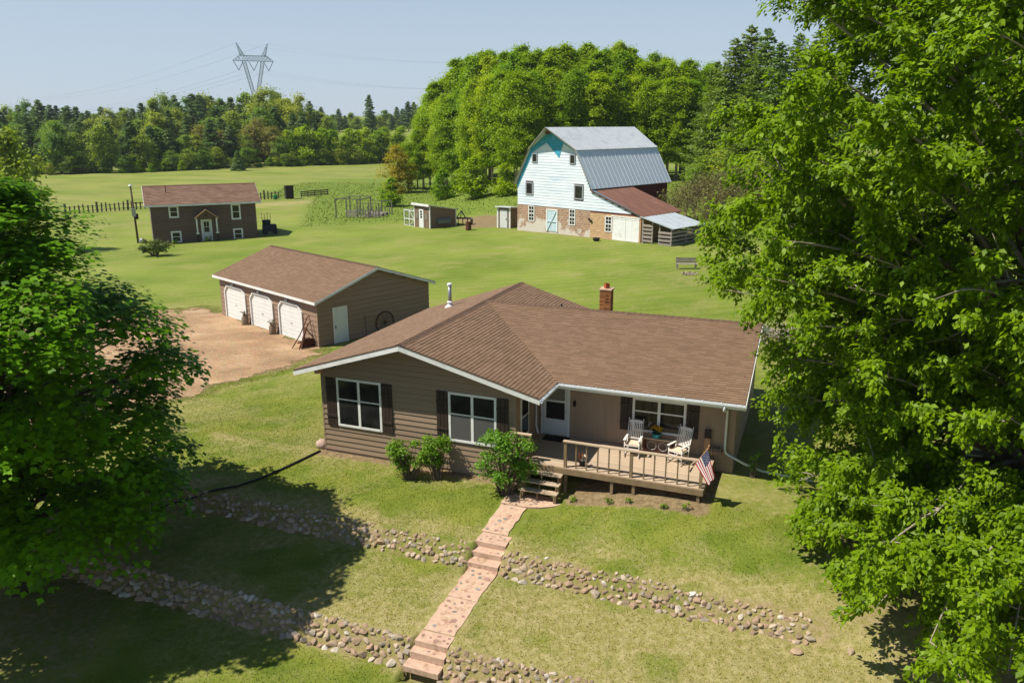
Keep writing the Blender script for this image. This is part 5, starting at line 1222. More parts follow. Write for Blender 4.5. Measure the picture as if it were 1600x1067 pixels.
for k in range(28): a = -2.35 + k * .08; mb.bar((a, .1, 0), (a, .1, 1.9), .008)
for k in range(22): z = k * .088; mb.bar((-2.35, .1, z), (-.15, .1, z), .008)
mb.build('wire_mesh', WIRE, rn)
oh = thing('white_outhouse', 'small white outhouse with a flat roof just left of the barn', 'outhouse', (-1.75, 96.0, gz(-1, 95.5)), -.5)
mb = MB(); mb.box(0, 1.75, 0, 1.9, -.2, 2.35); mb.build('wall', COOPB, oh)
for a in (.06, 1.69): mb = MB(); mb.box(a - .1, a + .1, -.04, .06, -.1, 2.4); mb.build('corner_trim', WHITE, oh)
mb = MB(); mb.box(.38, 1.37, -.05, 0, .05, 2.15); mb.build('door', WHITE_D, oh); mb = MB(); mb.box(1.2, 1.28, -.07, -.05, .95, 1.2); mb.build('latch', DARKMET, oh)
mb = MB(); mb.prism([(-.2, -.25, 2.45), (1.95, -.25, 2.45), (1.95, 2.1, 2.25), (-.2, 2.1, 2.25)], (0, 0, .12)); mb.build('roof', METALW, oh)
bb = thing('rust_barrel', 'rusty brown burn barrel on the grass right of the coop', 'barrel', (-5.1, 94.3, gz(-5.1, 94.3))); mb = MB()
mb.lathe([(.33, 0), (.33, .3), (.35, .31), (.33, .33), (.33, .62), (.35, .63), (.33, .65), (.34, .98), (.3, .96), (.3, .3)], n=14); mb.build('drum', RUST, bb, smooth=False)
cu = thing('field_cultivator', 'dark iron field cultivator parked behind the coop', 'farm implement', (-6.3, 99.8, gz(-6.3, 99.8)), -.2)
for x_ in (-.9, -.3, .3, .9): mb = MB(); mb.tube([(x_, 0, .8), (x_, -.35, .7), (x_, -.3, .1), (x_ + .02, -.1, 0)], .06, 5); mb.build('tine', DARKMET, cu)
for y_ in (-.35, .35): mb = MB(); mb.bar((-1.2, y_, .8), (1.2, y_, .8), .12); mb.build('tool_bar', DARKMET, cu)
mb = MB(); mb.bar((-.6, 0, .8), (0, .2, 1.7), .1); mb.bar((.6, 0, .8), (0, .2, 1.7), .1); mb.bar((0, .2, 1.7), (0, -.3, .8), .08); mb.build('hitch_frame', DARKMET, cu)
for x_ in (-1.2, 1.2): mb = MB(); mb.tube([(x_, .2, .4), (x_ + .15, .2, .4)], .4, 12); mb.build('wheel', DARKMET, cu)
# garden pen
gp_ = thing('garden_pen', 'weathered garden pen of posts, top rails and grey slats in tall grass', 'garden pen', (-24.3, 111.5, gz(-22, 110)), -.25)
GPW = pmat('grey green old wood', '#5a5a4c', '#757463', 6, .9, .2, 30, orand=.2)
L1, L2 = 3.2, 7.0
for a in (0, 1.6, 3.2, 4.9, 6.4):
    for b in (0, 4.5): mb = MB(); mb.box(a - .07, a + .07, b - .07, b + .07, -.2, 2.55 if a < 3.5 else 2.1); mb.build('post', GPW, gp_)
for b in (0, 4.5): mb = MB(); mb.box(-.1, 3.3, b - .06, b + .06, 2.5, 2.62); mb.build('top_rail', GPW, gp_); mb = MB(); mb.box(3.3, 6.5, b - .05, b + .05, 2.0, 2.1); mb.build('top_rail', GPW, gp_)
for a in (0, 3.2): mb = MB(); mb.box(a - .06, a + .06, 0, 4.5, 2.38, 2.5); mb.build('top_rail', GPW, gp_)
r = random.Random(6)
for k in range(11): a = .3 + k * .0; 
for k in range(9):
    a = 3.3 + k * .38; mb = MB(); mb.box(a - .09, a + .09, -.1, -.071, -.1, 1.25 + r.uniform(-.1, .1)); mb.build('slat', GPW, gp_)
for k in range(4): z = .2 + k * .24; mb = MB(); mb.box(1.65, 3.15, -.1, -.071, z, z + .17); mb.build('gate_plank', SLATW, gp_)
for k in range(10): a = .1 + k * .66; mb = MB(); mb.box(a - .08, a + .08, 4.43, 4.46, -.1, 1.2 + r.uniform(-.15, .15)); mb.build('slat', GPW, gp_)
for z in (.45, 1.05): mb = MB(); mb.box(3.2, 6.4, -.071, -.04, z - .06, z + .06); mb.build('rail', SLATW, gp_)
for b in (1.4, 2.9):
    mb = MB(); mb.box(3.6, 6.2, b, b + .7, .0, .55); mb.build('raised_bed', SLATW, gp_)
# plank bench and fire ring on the far lawn
bn = thing('garden_bench', 'weathered plank garden bench on the lawn before the woodshed', 'bench', (14.8, 67.3, gz(14.8, 67.3)), -.04)
for k in range(3): mb = MB(); mb.box(-.88, .88, .22 + .0, .25, .5 + k * .15, .63 + k * .15); mb.build('back_slat', SLATW, bn)
for k in range(3): mb = MB(); mb.box(-.88, .88, -.25 + k * .15, -.12 + k * .15, .42, .46); mb.build('seat_slat', SLATW, bn)
for a in (-.78, .78):
    mb = MB(); mb.box(a - .04, a + .04, -.24, -.16, 0, .42); mb.build('leg', SLATW, bn); mb = MB(); mb.box(a - .04, a + .04, .25, .32, 0, .95); mb.build('leg', SLATW, bn)
fr_ = thing('fire_ring', 'ring of pale stones round a fire pit in front of the garden bench', 'fire ring', (14.6, 65.1, gz(14.6, 65.1))); r = random.Random(2)
for k in range(14): an = k * 2 * pi / 14; s = r.uniform(.09, .14); inst('stone', r.choice(STONES), fr_, (.62 * cos(an), .62 * sin(an), .04), (r.random(), r.random(), r.uniform(0, 6)), (s, s * .8, s * .7))
mb = MB(); mb.lathe([(.55, 0), (.5, .02), (.3, .03)], (0, 0, .0), 16); mb.build('ash', pmat('ash', '#5a5148', '#7a7065', 9, .95), fr_)
BARK = pmat('grey bark', '#5a4d40', '#7a6b59', 6, .9, .5, 18, stretch=(1, 1, .3)); BARK_L = pmat('pale bark', '#857a6b', '#a09584', 6, .9, .4, 18, stretch=(1, 1, .3)); BARK_D = pmat('dark bark', '#352b23', '#4c3f33', 6, .9, .5, 18, stretch=(1, 1, .3))
for i, (x, y, an, L) in enumerate(((17.6, 66.2, .5, .8),)):
    mb = MB(); mb.tube([(-L / 2, 0, .18), (0, .04, .19), (L / 2, 0, .18)], [.17, .18, .16], 8); o = mb.build('log', BARK_L, None, smooth=True, loc=(x, y, gz(x, y)), rz=an)
    tag(o, 'pale sawn log lying on the lawn right of the garden bench', 'log')
# brush pile behind the right end of the house
bp_ = thing('brush_pile', 'pile of grey cut branches on the lawn behind the right end of the house', 'brush pile', (15.9, 45.0, gz(15.9, 45))); r = random.Random(31)
for k in range(90):
    an = r.uniform(0, pi); L = r.uniform(.8, 2.2); cx, cy = r.gauss(0, 1.5), r.gauss(0, .6); cz = max(.1, .85 - .3 * abs(cx) - .3 * abs(cy)) * r.uniform(.2, 1.1); t_ = r.uniform(-.25, .35)
    d = Vector((cos(an), sin(an), t_)) * L / 2; c = Vector((cx, cy, cz + .1)); mb = MB(); mb.tube([c - d, c + Vector((0, 0, r.uniform(-.05, .1))), c + d], [.035, .025, .01], 4, False); mb.build('branch', BARK_L if k % 3 else BARK, bp_)

# ================================================================ TRANSMISSION TOWER AND LINES
LAT = pmat('galvanised lattice', '#8d9ba0', '#a0acb0', 5, .5, metal=.0)
tx, ty = -107.5, 352.; tz = gz(tx, ty); tw = thing('lattice_tower', 'tall steel lattice power transmission tower rising above the far woods', 'transmission tower', (tx, ty, tz - 2.6), .42)
def lattice(mb, A, B, n, w=.2, wb=.12):
    """A, B: lists of 4 corners bottom and top"""
    A = [Vector(p) for p in A]; B = [Vector(p) for p in B]
    for a, b in zip(A, B): mb.bar(a, b, w)
    for k in range(n):
        f0, f1 = k / n, (k + 1) / n
        for i in range(4):
            j = (i + 1) % 4; p0 = A[i].lerp(B[i], f0); p1 = A[j].lerp(B[j], f1); q0 = A[j].lerp(B[j], f0); q1 = A[i].lerp(B[i], f1)
            mb.bar(p0, p1, wb); mb.bar(q0, q1, wb); mb.bar(q1, p1, wb)
tw.scale = (.72, .72, .9)
sq = lambda cx, hx, hy, z: [(cx - hx, -hy, z), (cx + hx, -hy, z), (cx + hx, hy, z), (cx - hx, hy, z)]
mb = MB(); lattice(mb, sq(0, 4.5, 4.5, 0), sq(0, 1.6, 1.6, 24), 5, .2, .1); mb.build('leg_section', LAT, tw)
mb = MB(); lattice(mb, sq(0, 1.6, 1.6, 24), sq(0, 2.4, 1.5, 27), 1, .2, .1); mb.build('waist', LAT, tw)
for sgn in (-1, 1): mb = MB(); lattice(mb, sq(sgn * 1.5, .85, 1.3, 27), sq(sgn * 5.2, .9, 1.0, 40.5), 6, .17, .09); mb.build('fork_arm', LAT, tw)
mb = MB(); lattice(mb, [(-6.5, -1, 40.5), (-6.5, 1, 40.5), (-6.5, 1, 42.8), (-6.5, -1, 42.8)], [(6.5, -1, 40.5), (6.5, 1, 40.5), (6.5, 1, 42.8), (6.5, -1, 42.8)], 8, .17, .09)
for sgn in (-1, 1): lattice(mb, [(sgn * 6.5, -1, 40.5), (sgn * 6.5, 1, 40.5), (sgn * 6.5, 1, 43.4), (sgn * 6.5, -1, 43.4)], [(sgn * 11.3, -.1, 40.4), (sgn * 11.3, .1, 40.4), (sgn * 11.3, .1, 40.6), (sgn * 11.3, -.1, 40.6)], 3, .16, .09)
mb.build('cross_arm', LAT, tw)
for sgn in (-1, 1): mb = MB(); lattice(mb, sq(sgn * 5.8, 1.2, 1, 42.5), sq(sgn * 8.6, .12, .1, 48.2), 4, .16, .09); mb.build('peak', LAT, tw)
INS = pmat('insulator', '#3e4346', '#50575b', 8, .4)
ats = []
for cx in (-8.3, 0, 8.3):
    mb = MB(); mb.tube([(cx - 2.6, 0, 40.2), (cx, 0, 36.4)], .16, 5); mb.tube([(cx + 2.6, 0, 40.2), (cx, 0, 36.4)], .16, 5); mb.build('insulator_string', INS, tw); ats.append((cx, 0, 36.3))
ats += [(-8.6, 0, 48.2), (8.6, 0, 48.2)]
WIREM = pmat('conductor', '#5d666b', '#6d767b', 5, .6)
Rz = Matrix.Rotation(.42, 3, 'Z'); perp = Rz @ Vector((0, 1, 0))
for i, at_ in enumerate(ats):
    at_ = (at_[0] * .72, at_[1] * .72, at_[2] * .9)
    p = Vector((tx, ty, tz - 2.6)) + Rz @ Vector(at_); off = Rz @ Vector((at_[0], 0, 0))
    for j, (far, sag) in enumerate(((Vector((-355, 620, 20 if i < 3 else 30)), 5), (Vector((62, 150 + 0, 52)) + perp * 0, 5))):
        if j == 1: far = Vector((40, 300, 27 if i < 3 else 36)); sag = 5
        q = far + off; P = []
        for k in range(25): f = k / 24; v = p.lerp(q, f); v.z -= sag * 4 * f * (1 - f); P.append(v)
        mb = MB(); mb.tube(P, .03 if j == 0 else .014, 4, False); o = mb.build('power_line', WIREM, None)
        tag(o, ['overhead power conductor running from the lattice tower to the far left', 'overhead power conductor running from the lattice tower to the right behind the grove'][j], 'power line', 'overhead conductors')

# ================================================================ FOLIAGE TOOLS
def unit(v): return v / np.maximum(np.linalg.norm(v, axis=-1, keepdims=True), 1e-9)
DIAM = np.array([(-.5, 0, 0), (0, -.32, .06), (.55, 0, 0), (0, .32, .06)])
MAPLE = np.array([(-.45, 0, 0), (-.06, -.50, .0), (.14, -.24, .06), (.55, 0, -.08), (.14, .24, .06), (-.06, .50, .0)])
SILVER = np.array([(-.5, 0, .0), (-.05, -.30, .07), (.55, 0, -.12), (-.05, .30, .07)])
NEEDLE = np.array([(-.5, -.06, 0), (.1, -.17, .03), (.5, 0, -.02), (.1, .17, .03)])
def leaves(name, C, Nn, D, S, tmpl, mat, rnd):
    Nn = unit(Nn); D = unit(D - (D * Nn).sum(-1, keepdims=True) * Nn); T = np.cross(Nn, D)
    V = C[:, None, :] + S[:, None, None] * (tmpl[None, :, 0:1] * D[:, None] + tmpl[None, :, 1:2] * T[:, None] + tmpl[None, :, 2:3] * Nn[:, None])
    return np_mesh(name, V.reshape(-1, 3), len(tmpl), mat, rnd=rnd)
def rdir(rs, n): return unit(rs.normal(size=(n, 3)))
def bez(p, c, q, n=6):
    p, c, q = Vector(p), Vector(c), Vector(q); return [p.lerp(c, t).lerp(c.lerp(q, t), t) for t in [k / n for k in range(n + 1)]]

def pad_crown(rs, pads, per, size, tmpl, mat, name, flat=.6, upw=.55, outw=.5, rndw=.55, centre=None, inner=.15, fuzz=0., droop=.35):
    """leaves spread over many leafy boughs; pads = rows of (x,y,z,r)"""
    pads = np.asarray(pads); n = len(pads) * per; k = np.repeat(np.arange(len(pads)), per); P = pads[k]
    d = rdir(rs, n); d[:, 2] = np.where(d[:, 2] < -.25, -d[:, 2], d[:, 2]); d = unit(d)
    rad = P[:, 3] * (rs.uniform(.55, 1.08, n) ** .8); rad = np.where(rs.rand(n) < inner, rad * rs.uniform(.2, .9, n), rad)
    rad = rad * (1 + fuzz * np.abs(rs.normal(0, 1, n)))
    lump = 1 + .22 * np.sin(d[:, 0] * 5 + k * 1.7) * np.sin(d[:, 1] * 6 + k * 2.3)
    off = d * (rad * lump)[:, None]; off[:, 2] *= flat
    out = unit(P[:, :3] - centre) if centre is not None else d
    off[:, 2] -= droop * np.clip((off[:, :2] * out[:, :2]).sum(-1), 0, None)              # boughs droop outwards
    C = P[:, :3] + off; Nn = d * outw + np.array([0, 0, 1.]) * upw + out * .25 + rdir(rs, n) * rndw
    D = out * .6 + rdir(rs, n) * .7 + np.array([0, 0, -.35])
    S = size * rs.uniform(.5, 1.4, n); tone = np.clip(rs.rand(n) * .75 + .25 * rs.rand(len(pads))[k], 0, 1)
    return leaves(name, C, Nn, D, S, tmpl, mat, tone)

def tree_obj(name, label, cat, loc, trunk_me, crown_me, rz=0, sc=1., group=None, scz=None, branch_me=None):
    t = thing(name, label, cat, loc, rz, group); t.scale = (sc, sc, scz or sc)
    link(bpy.data.objects.new('trunk', trunk_me), t)
    if branch_me: link(bpy.data.objects.new('branches', branch_me), t)
    link(bpy.data.objects.new('crown', crown_me), t); return t

# ---------------------------------------------------------------- big maple on the left
LM = leaf_mat('norway maple leaf', '#375c0e', '#6e9e22', '#a4ca4c', .44, .01, .0, .5)
rs = np.random.RandomState(11)
bx_, by_ = -15.3, 22.2; bz_ = gz(bx_, by_)
H0, H1, RX = 1.9, 13.1, 5.5
prof = lambda h: np.interp(h, [0, .08, .22, .42, .62, .8, .92, 1], [.5, .76, .95, 1., .88, .64, .42, .12])
pads = []; tries = 0
while len(pads) < 150 and tries < 12000:
    tries += 1; h = rs.rand() ** .95; an = rs.uniform(0, 2 * pi); f = rs.uniform(.6, .95) if rs.rand() < .8 else rs.uniform(.15, .55)
    R = RX * prof(h); r_ = rs.uniform(.95, 1.45) * (.7 if h > .85 else 1); p = np.array([R * f * cos(an), R * f * sin(an), H0 + h * (H1 - H0) - .5 * f, r_])
    if all(np.linalg.norm((p[:3] - q[:3]) * [1, 1, 1.5]) > .62 * (p[3] + q[3]) * .72 for q in pads): pads.append(p)
pads.append(np.array([0, 0, H1 - .5, .8]))
crown = pad_crown(rs, pads, 640, .19, MAPLE, LM, 'maple_crown', .55, .9, .42, .34, np.array([0, 0, 3.5]))
mb = MB(); mb.tube([(0, 0, -.3), (.05, 0, 1.2), (.0, .1, 3), (.1, 0, 6), (.0, 0, 9.5)], [.42, .33, .28, .18, .05], 12); tme = mb.mesh('maple_trunk', BARK_D, True)
mb = MB()
for p in pads:
    hh = max(1.4, p[2] * .62 - .3); mb.tube(bez((.04, 0, hh), (p[0] * .4, p[1] * .4, p[2] - .4), tuple(p[:3]), 5), [.09, .075, .06, .045, .03, .012], 5, False)
bme = mb.mesh('maple_branches', BARK_D, True)
tree_obj('maple_tree', 'big dark green maple with a dense rounded crown at the left edge', 'tree', (bx_, by_, bz_), tme, crown, branch_me=bme)

# ---------------------------------------------------------------- silver maple on the right
SM_ = leaf_mat('silver maple leaf', '#536b10', '#89a026', '#babb4c', .47, .01, .0, .5)
rs = np.random.RandomState(23); tX, tY = 15.6, 21.6; tZ = gz(tX, tY)
zz_ = [-.5, .6, 2, 4, 6.2, 8.2, 12, 16, 19, 21.5]; rr_ = [5., 7.0, 7.6, 7.7, 8.0, 9.7, 9.5, 8.6, 6.6, 2.5]
def env(z): return float(np.interp(z, zz_, rr_))
mbT = MB(); stems = []
for k, (dx, dy, top) in enumerate(((.9, -.5, 17), (-1.6, .6, 15.5), (.5, 1.8, 16.5), (-1.0, -1.6, 13))):
    P = bez((.18 * dx, .18 * dy, -.3), (.3 * dx, .3 * dy, 4.5), (1.7 * dx, 1.7 * dy, top), 9); mbT.tube(P, [.38, .34, .3, .27, .23, .2, .16, .12, .08, .04], 9); stems.append(P)
tme = mbT.mesh('silver_maple_trunk', BARK, True)
mbB = MB(); SP = []
nl = 185
LOW = [(-9.5, 1.0, 7.4), (-9.2, -.6, 8.1), (-9.3, 2.2, 8.6), (-9.0, -1.6, 9.2), (-8.6, .4, 9.8), (-9.0, 1.4, 10.6), (-8.3, -2.4, 7.2), (-8.9, 2.8, 7.6), (-9.1, -.4, 11.6), (-8.0, 3.4, 9.4), (-6.4, -6.3, 1.0), (-5.2, -7.2, .9), (-6.9, -4.8, .9), (-4.0, -7.6, 1.2), (-6.0, -6.9, 2.2), (-7.2, -3.4, 1.0), (-4.6, -7.4, 2.6), (-7.4, -5.2, 2.4), (-3.0, -7.4, 1.0), (-7.6, -2.2, 1.6), (-5.6, -5.4, .7)]
for k in range(-len(LOW), nl):
    z = .5 + (20 - .5) * (max(k, 0) + rs.rand()) / nl; an = (1.7 + 3.4 * ((k * .618034) % 1) + rs.uniform(-.15, .15)) if k % 5 else k * 2.39996; R = env(z) * rs.uniform(.72, 1.02) * (.9 + .1 * abs(cos(an)))
    if k < 0: z = LOW[k][2]
    tip = Vector(LOW[k]) if k < 0 else Vector((R * cos(an), R * sin(an) * (1.05 if sin(an) < 0 else .88), z)); wx, wy = tX + tip.x, tY + tip.y; a_, b_ = to_local(wx, wy)
    if k < 0: pass
    if a_ < 16.6 and b_ > -.2 and z + tZ < 6.6: continue
    if wy < 9.5: continue
    st = stems[k % 4]; base = st[min(len(st) - 1, max(2, int((z / 18) * 8)))]
    if base.z > z + 1.5: base = st[max(1, int(z / 18 * 7))]
    P = bez(base, base.lerp(tip, .55) + Vector((0, 0, 1.3)), tip, 8); L = (tip - base).length
    mbB.tube(P, [.10, .088, .075, .064, .053, .042, .032, .022, .01], 5, False)
    for j in range(11):
        f = rs.uniform(.30, 1.0) ** .8; i = min(7, int(f * 8)); p = P[i].lerp(P[i + 1], f * 8 - i); d = (P[i + 1] - P[i]).normalized()
        side = Vector(rdir(rs, 1)[0]); side.z = side.z * .6 + .1; dr_ = (d * .8 + side * .9).normalized(); Ls = rs.uniform(.7, 1.9) * (.7 + .5 * (1 - f)); q = p + dr_ * Ls + Vector((0, 0, -.1 * Ls))
        Q = bez(p, p.lerp(q, .5) + Vector((0, 0, .2)), q, 4); mbB.tube(Q, [.022, .018, .014, .01, .005], 4, False)
        for s in range(5):
            g = .25 + .75 * s / 4; i2 = min(3, int(g * 4)); SP.append((Q[i2].lerp(Q[i2 + 1], g * 4 - i2), (dr_ * .7 + Vector(rdir(rs, 1)[0]) * .7 + Vector((0, 0, -.05))).normalized()))
# a few bare grey dead limbs
for k in range(12):
    st = stems[k % 4]; b = st[3 + k % 4]; an = 2.4 + rs.uniform(-1.4, 1.6); L = rs.uniform(4.5, 7.5); tip = b + Vector((cos(an) * L, sin(an) * L * .9, rs.uniform(-.6, 1.8)))
    a_, b_ = to_local(tX + tip.x, tY + tip.y)
    if a_ < 16.6 and b_ > -.2 and tip.z < 6.5: continue
    P = bez(b, b.lerp(tip, .5) + Vector((0, 0, .8)), tip, 7); mbB.tube(P, [.09, .075, .06, .05, .04, .03, .02, .008], 5, False)
    for j in range(5): p = P[3 + j % 4]; e = p + Vector(rdir(rs, 1)[0]) * rs.uniform(.6, 1.6); mbB.tube(bez(p, p.lerp(e, .5) + Vector((0, 0, .12)), e, 3), [.02, .015, .01, .004], 4, False)
bme = mbB.mesh('silver_maple_branches', BARK_L, True)
m = len(SP); per = 47; n = m * per; p0 = np.repeat(np.array([tuple(s[0]) for s in SP]), per, 0); d0 = np.repeat(np.array([tuple(s[1]) for s in SP]), per, 0); kk = np.repeat(np.arange(m), per)
g = rs.rand(n) * .62; sd_v = rdir(rs, n) * (.07 + .17 * rs.rand(n))[:, None]
C = p0 + d0 * g[:, None] + sd_v; C[:, 2] -= .35 * g ** 1.6
Dd = d0 * .5 + unit(sd_v) * .8 + np.array([0, 0, -.75]); Nn = np.array([0, 0, 1.]) * .75 + d0 * .2 + rdir(rs, n) * .6 + np.array([-.25, -.1, 0])
tone = np.clip(rs.rand(n) * .8 + .2 * rs.rand(m)[kk], 0, 1)
crown = leaves('silver_maple_crown', C, Nn, Dd, .15 * rs.uniform(.5, 1.4, n), SILVER, SM_, tone)
tree_obj('silver_maple_tree', 'tall yellow-green silver maple with drooping leaves filling the right side', 'tree', (tX, tY, tZ), tme, crown, branch_me=bme)

# ---------------------------------------------------------------- shrubs
def shrub(name, label, loc, lobes, leaf, per, mat, stems=9, group=None, bark=None, tmpl=DIAM, seed=0, cat='bush', flat=.8):
    rs = np.random.RandomState(seed); t = thing(name, label, cat, (loc[0], loc[1], gz(loc[0], loc[1])), 0, group)
    link(bpy.data.objects.new('foliage', pad_crown(rs, lobes, per, leaf, tmpl, mat, name + '_leaves', flat, .35, .6, .7, np.array([0, 0, .3]), .45)), t)
    mb = MB()
    for i, l in enumerate(lobes):
        for j in range(2): b = (l[0] * .15 + rs.uniform(-.12, .12), l[1] * .15 + rs.uniform(-.12, .12), -.05); e = (l[0] + rs.uniform(-.5, .5) * l[3], l[1] + rs.uniform(-.5, .5) * l[3], l[2] + rs.uniform(0, .6) * l[3]); mb.tube(bez(b, (b[0] * .6 + e[0] * .4, b[1] * .6 + e[1] * .4, e[2] * .6), e, 4), [.022, .018, .014, .01, .004], 4, False)
    mb.build('stems', bark or BARK, t, smooth=True); return t
BU = leaf_mat('shrub leaf', '#557220', '#86a63c', '#a6be58', .45, .02, .1)
def lobes(rs, n, rx, ry, z0, z1, r0, r1, taper=1.):
    out = []
    for k in range(n):
        h = rs.rand(); a = rs.uniform(0, 2 * pi); f = sqrt(rs.rand()); w = (1 - abs(h - .55) * .8 * taper)
        out.append((rx * f * cos(a) * w, ry * f * sin(a) * w, z0 + (z1 - z0) * h, rs.uniform(r0, r1)))
    return out
rs = np.random.RandomState(2)
shrub('lilac_bush', 'leafy green bush at the middle of the front wall, left of its twin', (-3.75, 27.0), lobes(rs, 24, .85, .55, .3, 1.3, .24, .38), .08, 190, BU, seed=1, group='bushes along the front of the house')
shrub('lilac_bush', 'leafy green bush under the shutter left of the second front window', (-2.75, 26.95), lobes(rs, 20, .6, .5, .45, 1.6, .22, .36), .08, 190, BU, seed=2, group='bushes along the front of the house')
shrub('lilac_bush', 'tall airy green bush beside the stairs under the second front window', (-.2, 25.75), lobes(rs, 38, 1.1, .8, .4, 2.2, .24, .4), .085, 170, BU, seed=3, group='bushes along the front of the house')
shrub('weed_plant', 'leafy weed growing by the white drain pipe', (8.5, 26.0), lobes(rs, 7, .22, .2, .2, .95, .1, .18), .07, 40, BU, seed=4, cat='plant')
GB = leaf_mat('dull shrub leaf', '#3c4f22', '#5e7032', None, .3, .02, .1)
shrub('round_shrub', 'round olive shrub on the lawn in front of the small brown house', (-35.6, 79.4), lobes(rs, 26, 1.7, 1.3, .4, 1.5, .35, .6), .16, 110, GB, seed=5)
for i, (x, y, lb) in enumerate(((-37.6, 89.2, 'low pale plant under the left basement window of the small house'), (-34.2, 90.6, 'tiny plant beside the stoop of the small house'))):
    shrub('foundation_plant', lb, (x, y - .3), lobes(rs, 6, .5, .3, .1, .45, .15, .28), .12, 40, BU, seed=6 + i, cat='plant')
for i in range(5):
    a = 10.4 + i * .95 + (.3 if i % 2 else 0); x, y = from_local(a, -.75 - .1 * (i % 2))
    shrub('bed_plant', 'small weedy plant in the dirt bed along the front of the deck', (x, y), lobes(rs, 4, .16, .12, .04, .18, .07, .12), .06, 22, BU, seed=20 + i, cat='plant', group='weeds in the deck bed')

# ---------------------------------------------------------------- broadleaf and conifer kinds, shared by many trees
GR_A = leaf_mat('grove leaf', '#557018', '#9cb62c', '#bfce4e', .46, .018, .16)
GR_B = leaf_mat('woods leaf', '#587026', '#93a642', None, .45, .03, .2)
GR_O = leaf_mat('bronze leaf', '#66682c', '#8c8840', None, .42, .0, .1)
PN = leaf_mat('pine needles', '#4a6430', '#6a8244', '#84985a', .35, .015, .2)
PN2 = leaf_mat('near pine needles', '#4c6622', '#768c38', '#94a64e', .36, .015, .12)
LAR = leaf_mat('larch needles', '#857c26', '#ab9e3a', '#bcae50', .5, .0, .0)
def broad(name, h, rad, npads, per, leaf, mat, seed, base=.22, shape=None, bark=BARK, pr=.3):
    rs = np.random.RandomState(seed); shape = shape or ([0, .12, .35, .6, .8, .93, 1], [.45, .8, 1, .9, .68, .4, .1]); P = []; tr = 0
    while len(P) < npads and tr < npads * 60:
        tr += 1; f = rs.rand(); an = rs.uniform(0, 2 * pi); q = rs.uniform(.45, .95) if rs.rand() < .8 else rs.uniform(0, .45); R = rad * float(np.interp(f, *shape)) * (1 + .22 * sin(3 * an + seed) + .15 * sin(7 * f * pi + seed * 2 + an))
        p = np.array([R * q * cos(an), R * q * sin(an), h * (base + (1 - base) * f) - pr * rad * .3, rad * pr * rs.uniform(.5, 1.4) * (.65 if f > .85 else 1)])
        if all(np.linalg.norm(p[:3] - o[:3]) > .42 * (p[3] + o[3]) for o in P): P.append(p)
    crown = pad_crown(rs, P, per, leaf, DIAM, mat, name + '_crown', .9, .5, .4, .75, np.array([0, 0, h * .45]), .25, .6, .12)
    mb = MB(); mb.tube([(0, 0, -.5), (rs.uniform(-.1, .1), 0, h * .3), (0, rs.uniform(-.2, .2), h * .6), (0, 0, h * .93)], [h * .014, h * .011, h * .007, h * .002], 7)
    for p in P[::3]: mb.tube(bez((0, 0, max(h * base * .8, p[2] * .7)), (p[0] * .5, p[1] * .5, p[2] * .9), tuple(p[:3]), 3), [h * .005, h * .004, h * .003, h * .001], 4, False)
    return mb.mesh(name + '_trunk', bark, True), crown
def conifer(name, h, rad, whorls, per, mat, seed, base=.12, up=.25, bark=BARK_D, leaf=.55, irregular=.25, power=.8):
    rs = np.random.RandomState(seed); C = []; D = []; Nn = []; mb = MB(); mb.tube([(0, 0, -.5), (0, 0, h * .5), (0, 0, h)], [h * .014, h * .008, h * .001], 7)
    nbr = whorls * 8
    for w in range(nbr):
        f = min(.995, (w + rs.uniform(-3, 3)) / nbr); f = max(0., f); z = h * (base + (1 - base) * f); L0 = rad * (1 - f) ** power + .3; an = w * 2.39996 + rs.uniform(-.5, .5)
        L = L0 * (1 + irregular * rs.uniform(-1, .8)); d = np.array([cos(an), sin(an), 0]); k = max(7, int(per * .8 * L / rad + 5))
        s = (rs.rand(k) ** .6) * L; drop = -.12 * s + up * s * s / max(L, .3) * .6
        side = np.array([-d[1], d[0], 0]); lat = rs.normal(0, 1, k) * (.12 * L + .18 * (L - s * .55)) * .8
        c = d[None] * s[:, None] + side[None] * lat[:, None]; c[:, 2] = z + drop + rs.normal(0, .05, k) * (3 + .8 * L) * .5; C.append(c)
        D.append(d[None] * .8 + side[None] * np.sign(lat)[:, None] * .6 + np.array([0, 0, .35]) + rs.normal(0, .35, (k, 3))); Nn.append(np.array([0, 0, .8]) + d[None] * .5 + rs.normal(0, .5, (k, 3)))
        if L > rad * .3: mb.tube([(0, 0, z), tuple(d * L * .5 + np.array([0, 0, z - .05 * L + up * .1 * L])), tuple(d * L * .9 + np.array([0, 0, z - .1 * L + up * .5 * L]))], [h * .003, h * .002, .01], 3, False)
    C = np.concatenate(C); D = np.concatenate(D); Nn = np.concatenate(Nn); n = len(C)
    return mb.mesh(name + '_trunk', bark, True), leaves(name + '_crown', C, Nn, D, leaf * rs.uniform(.6, 1.3, n), NEEDLE, mat, rs.rand(n))

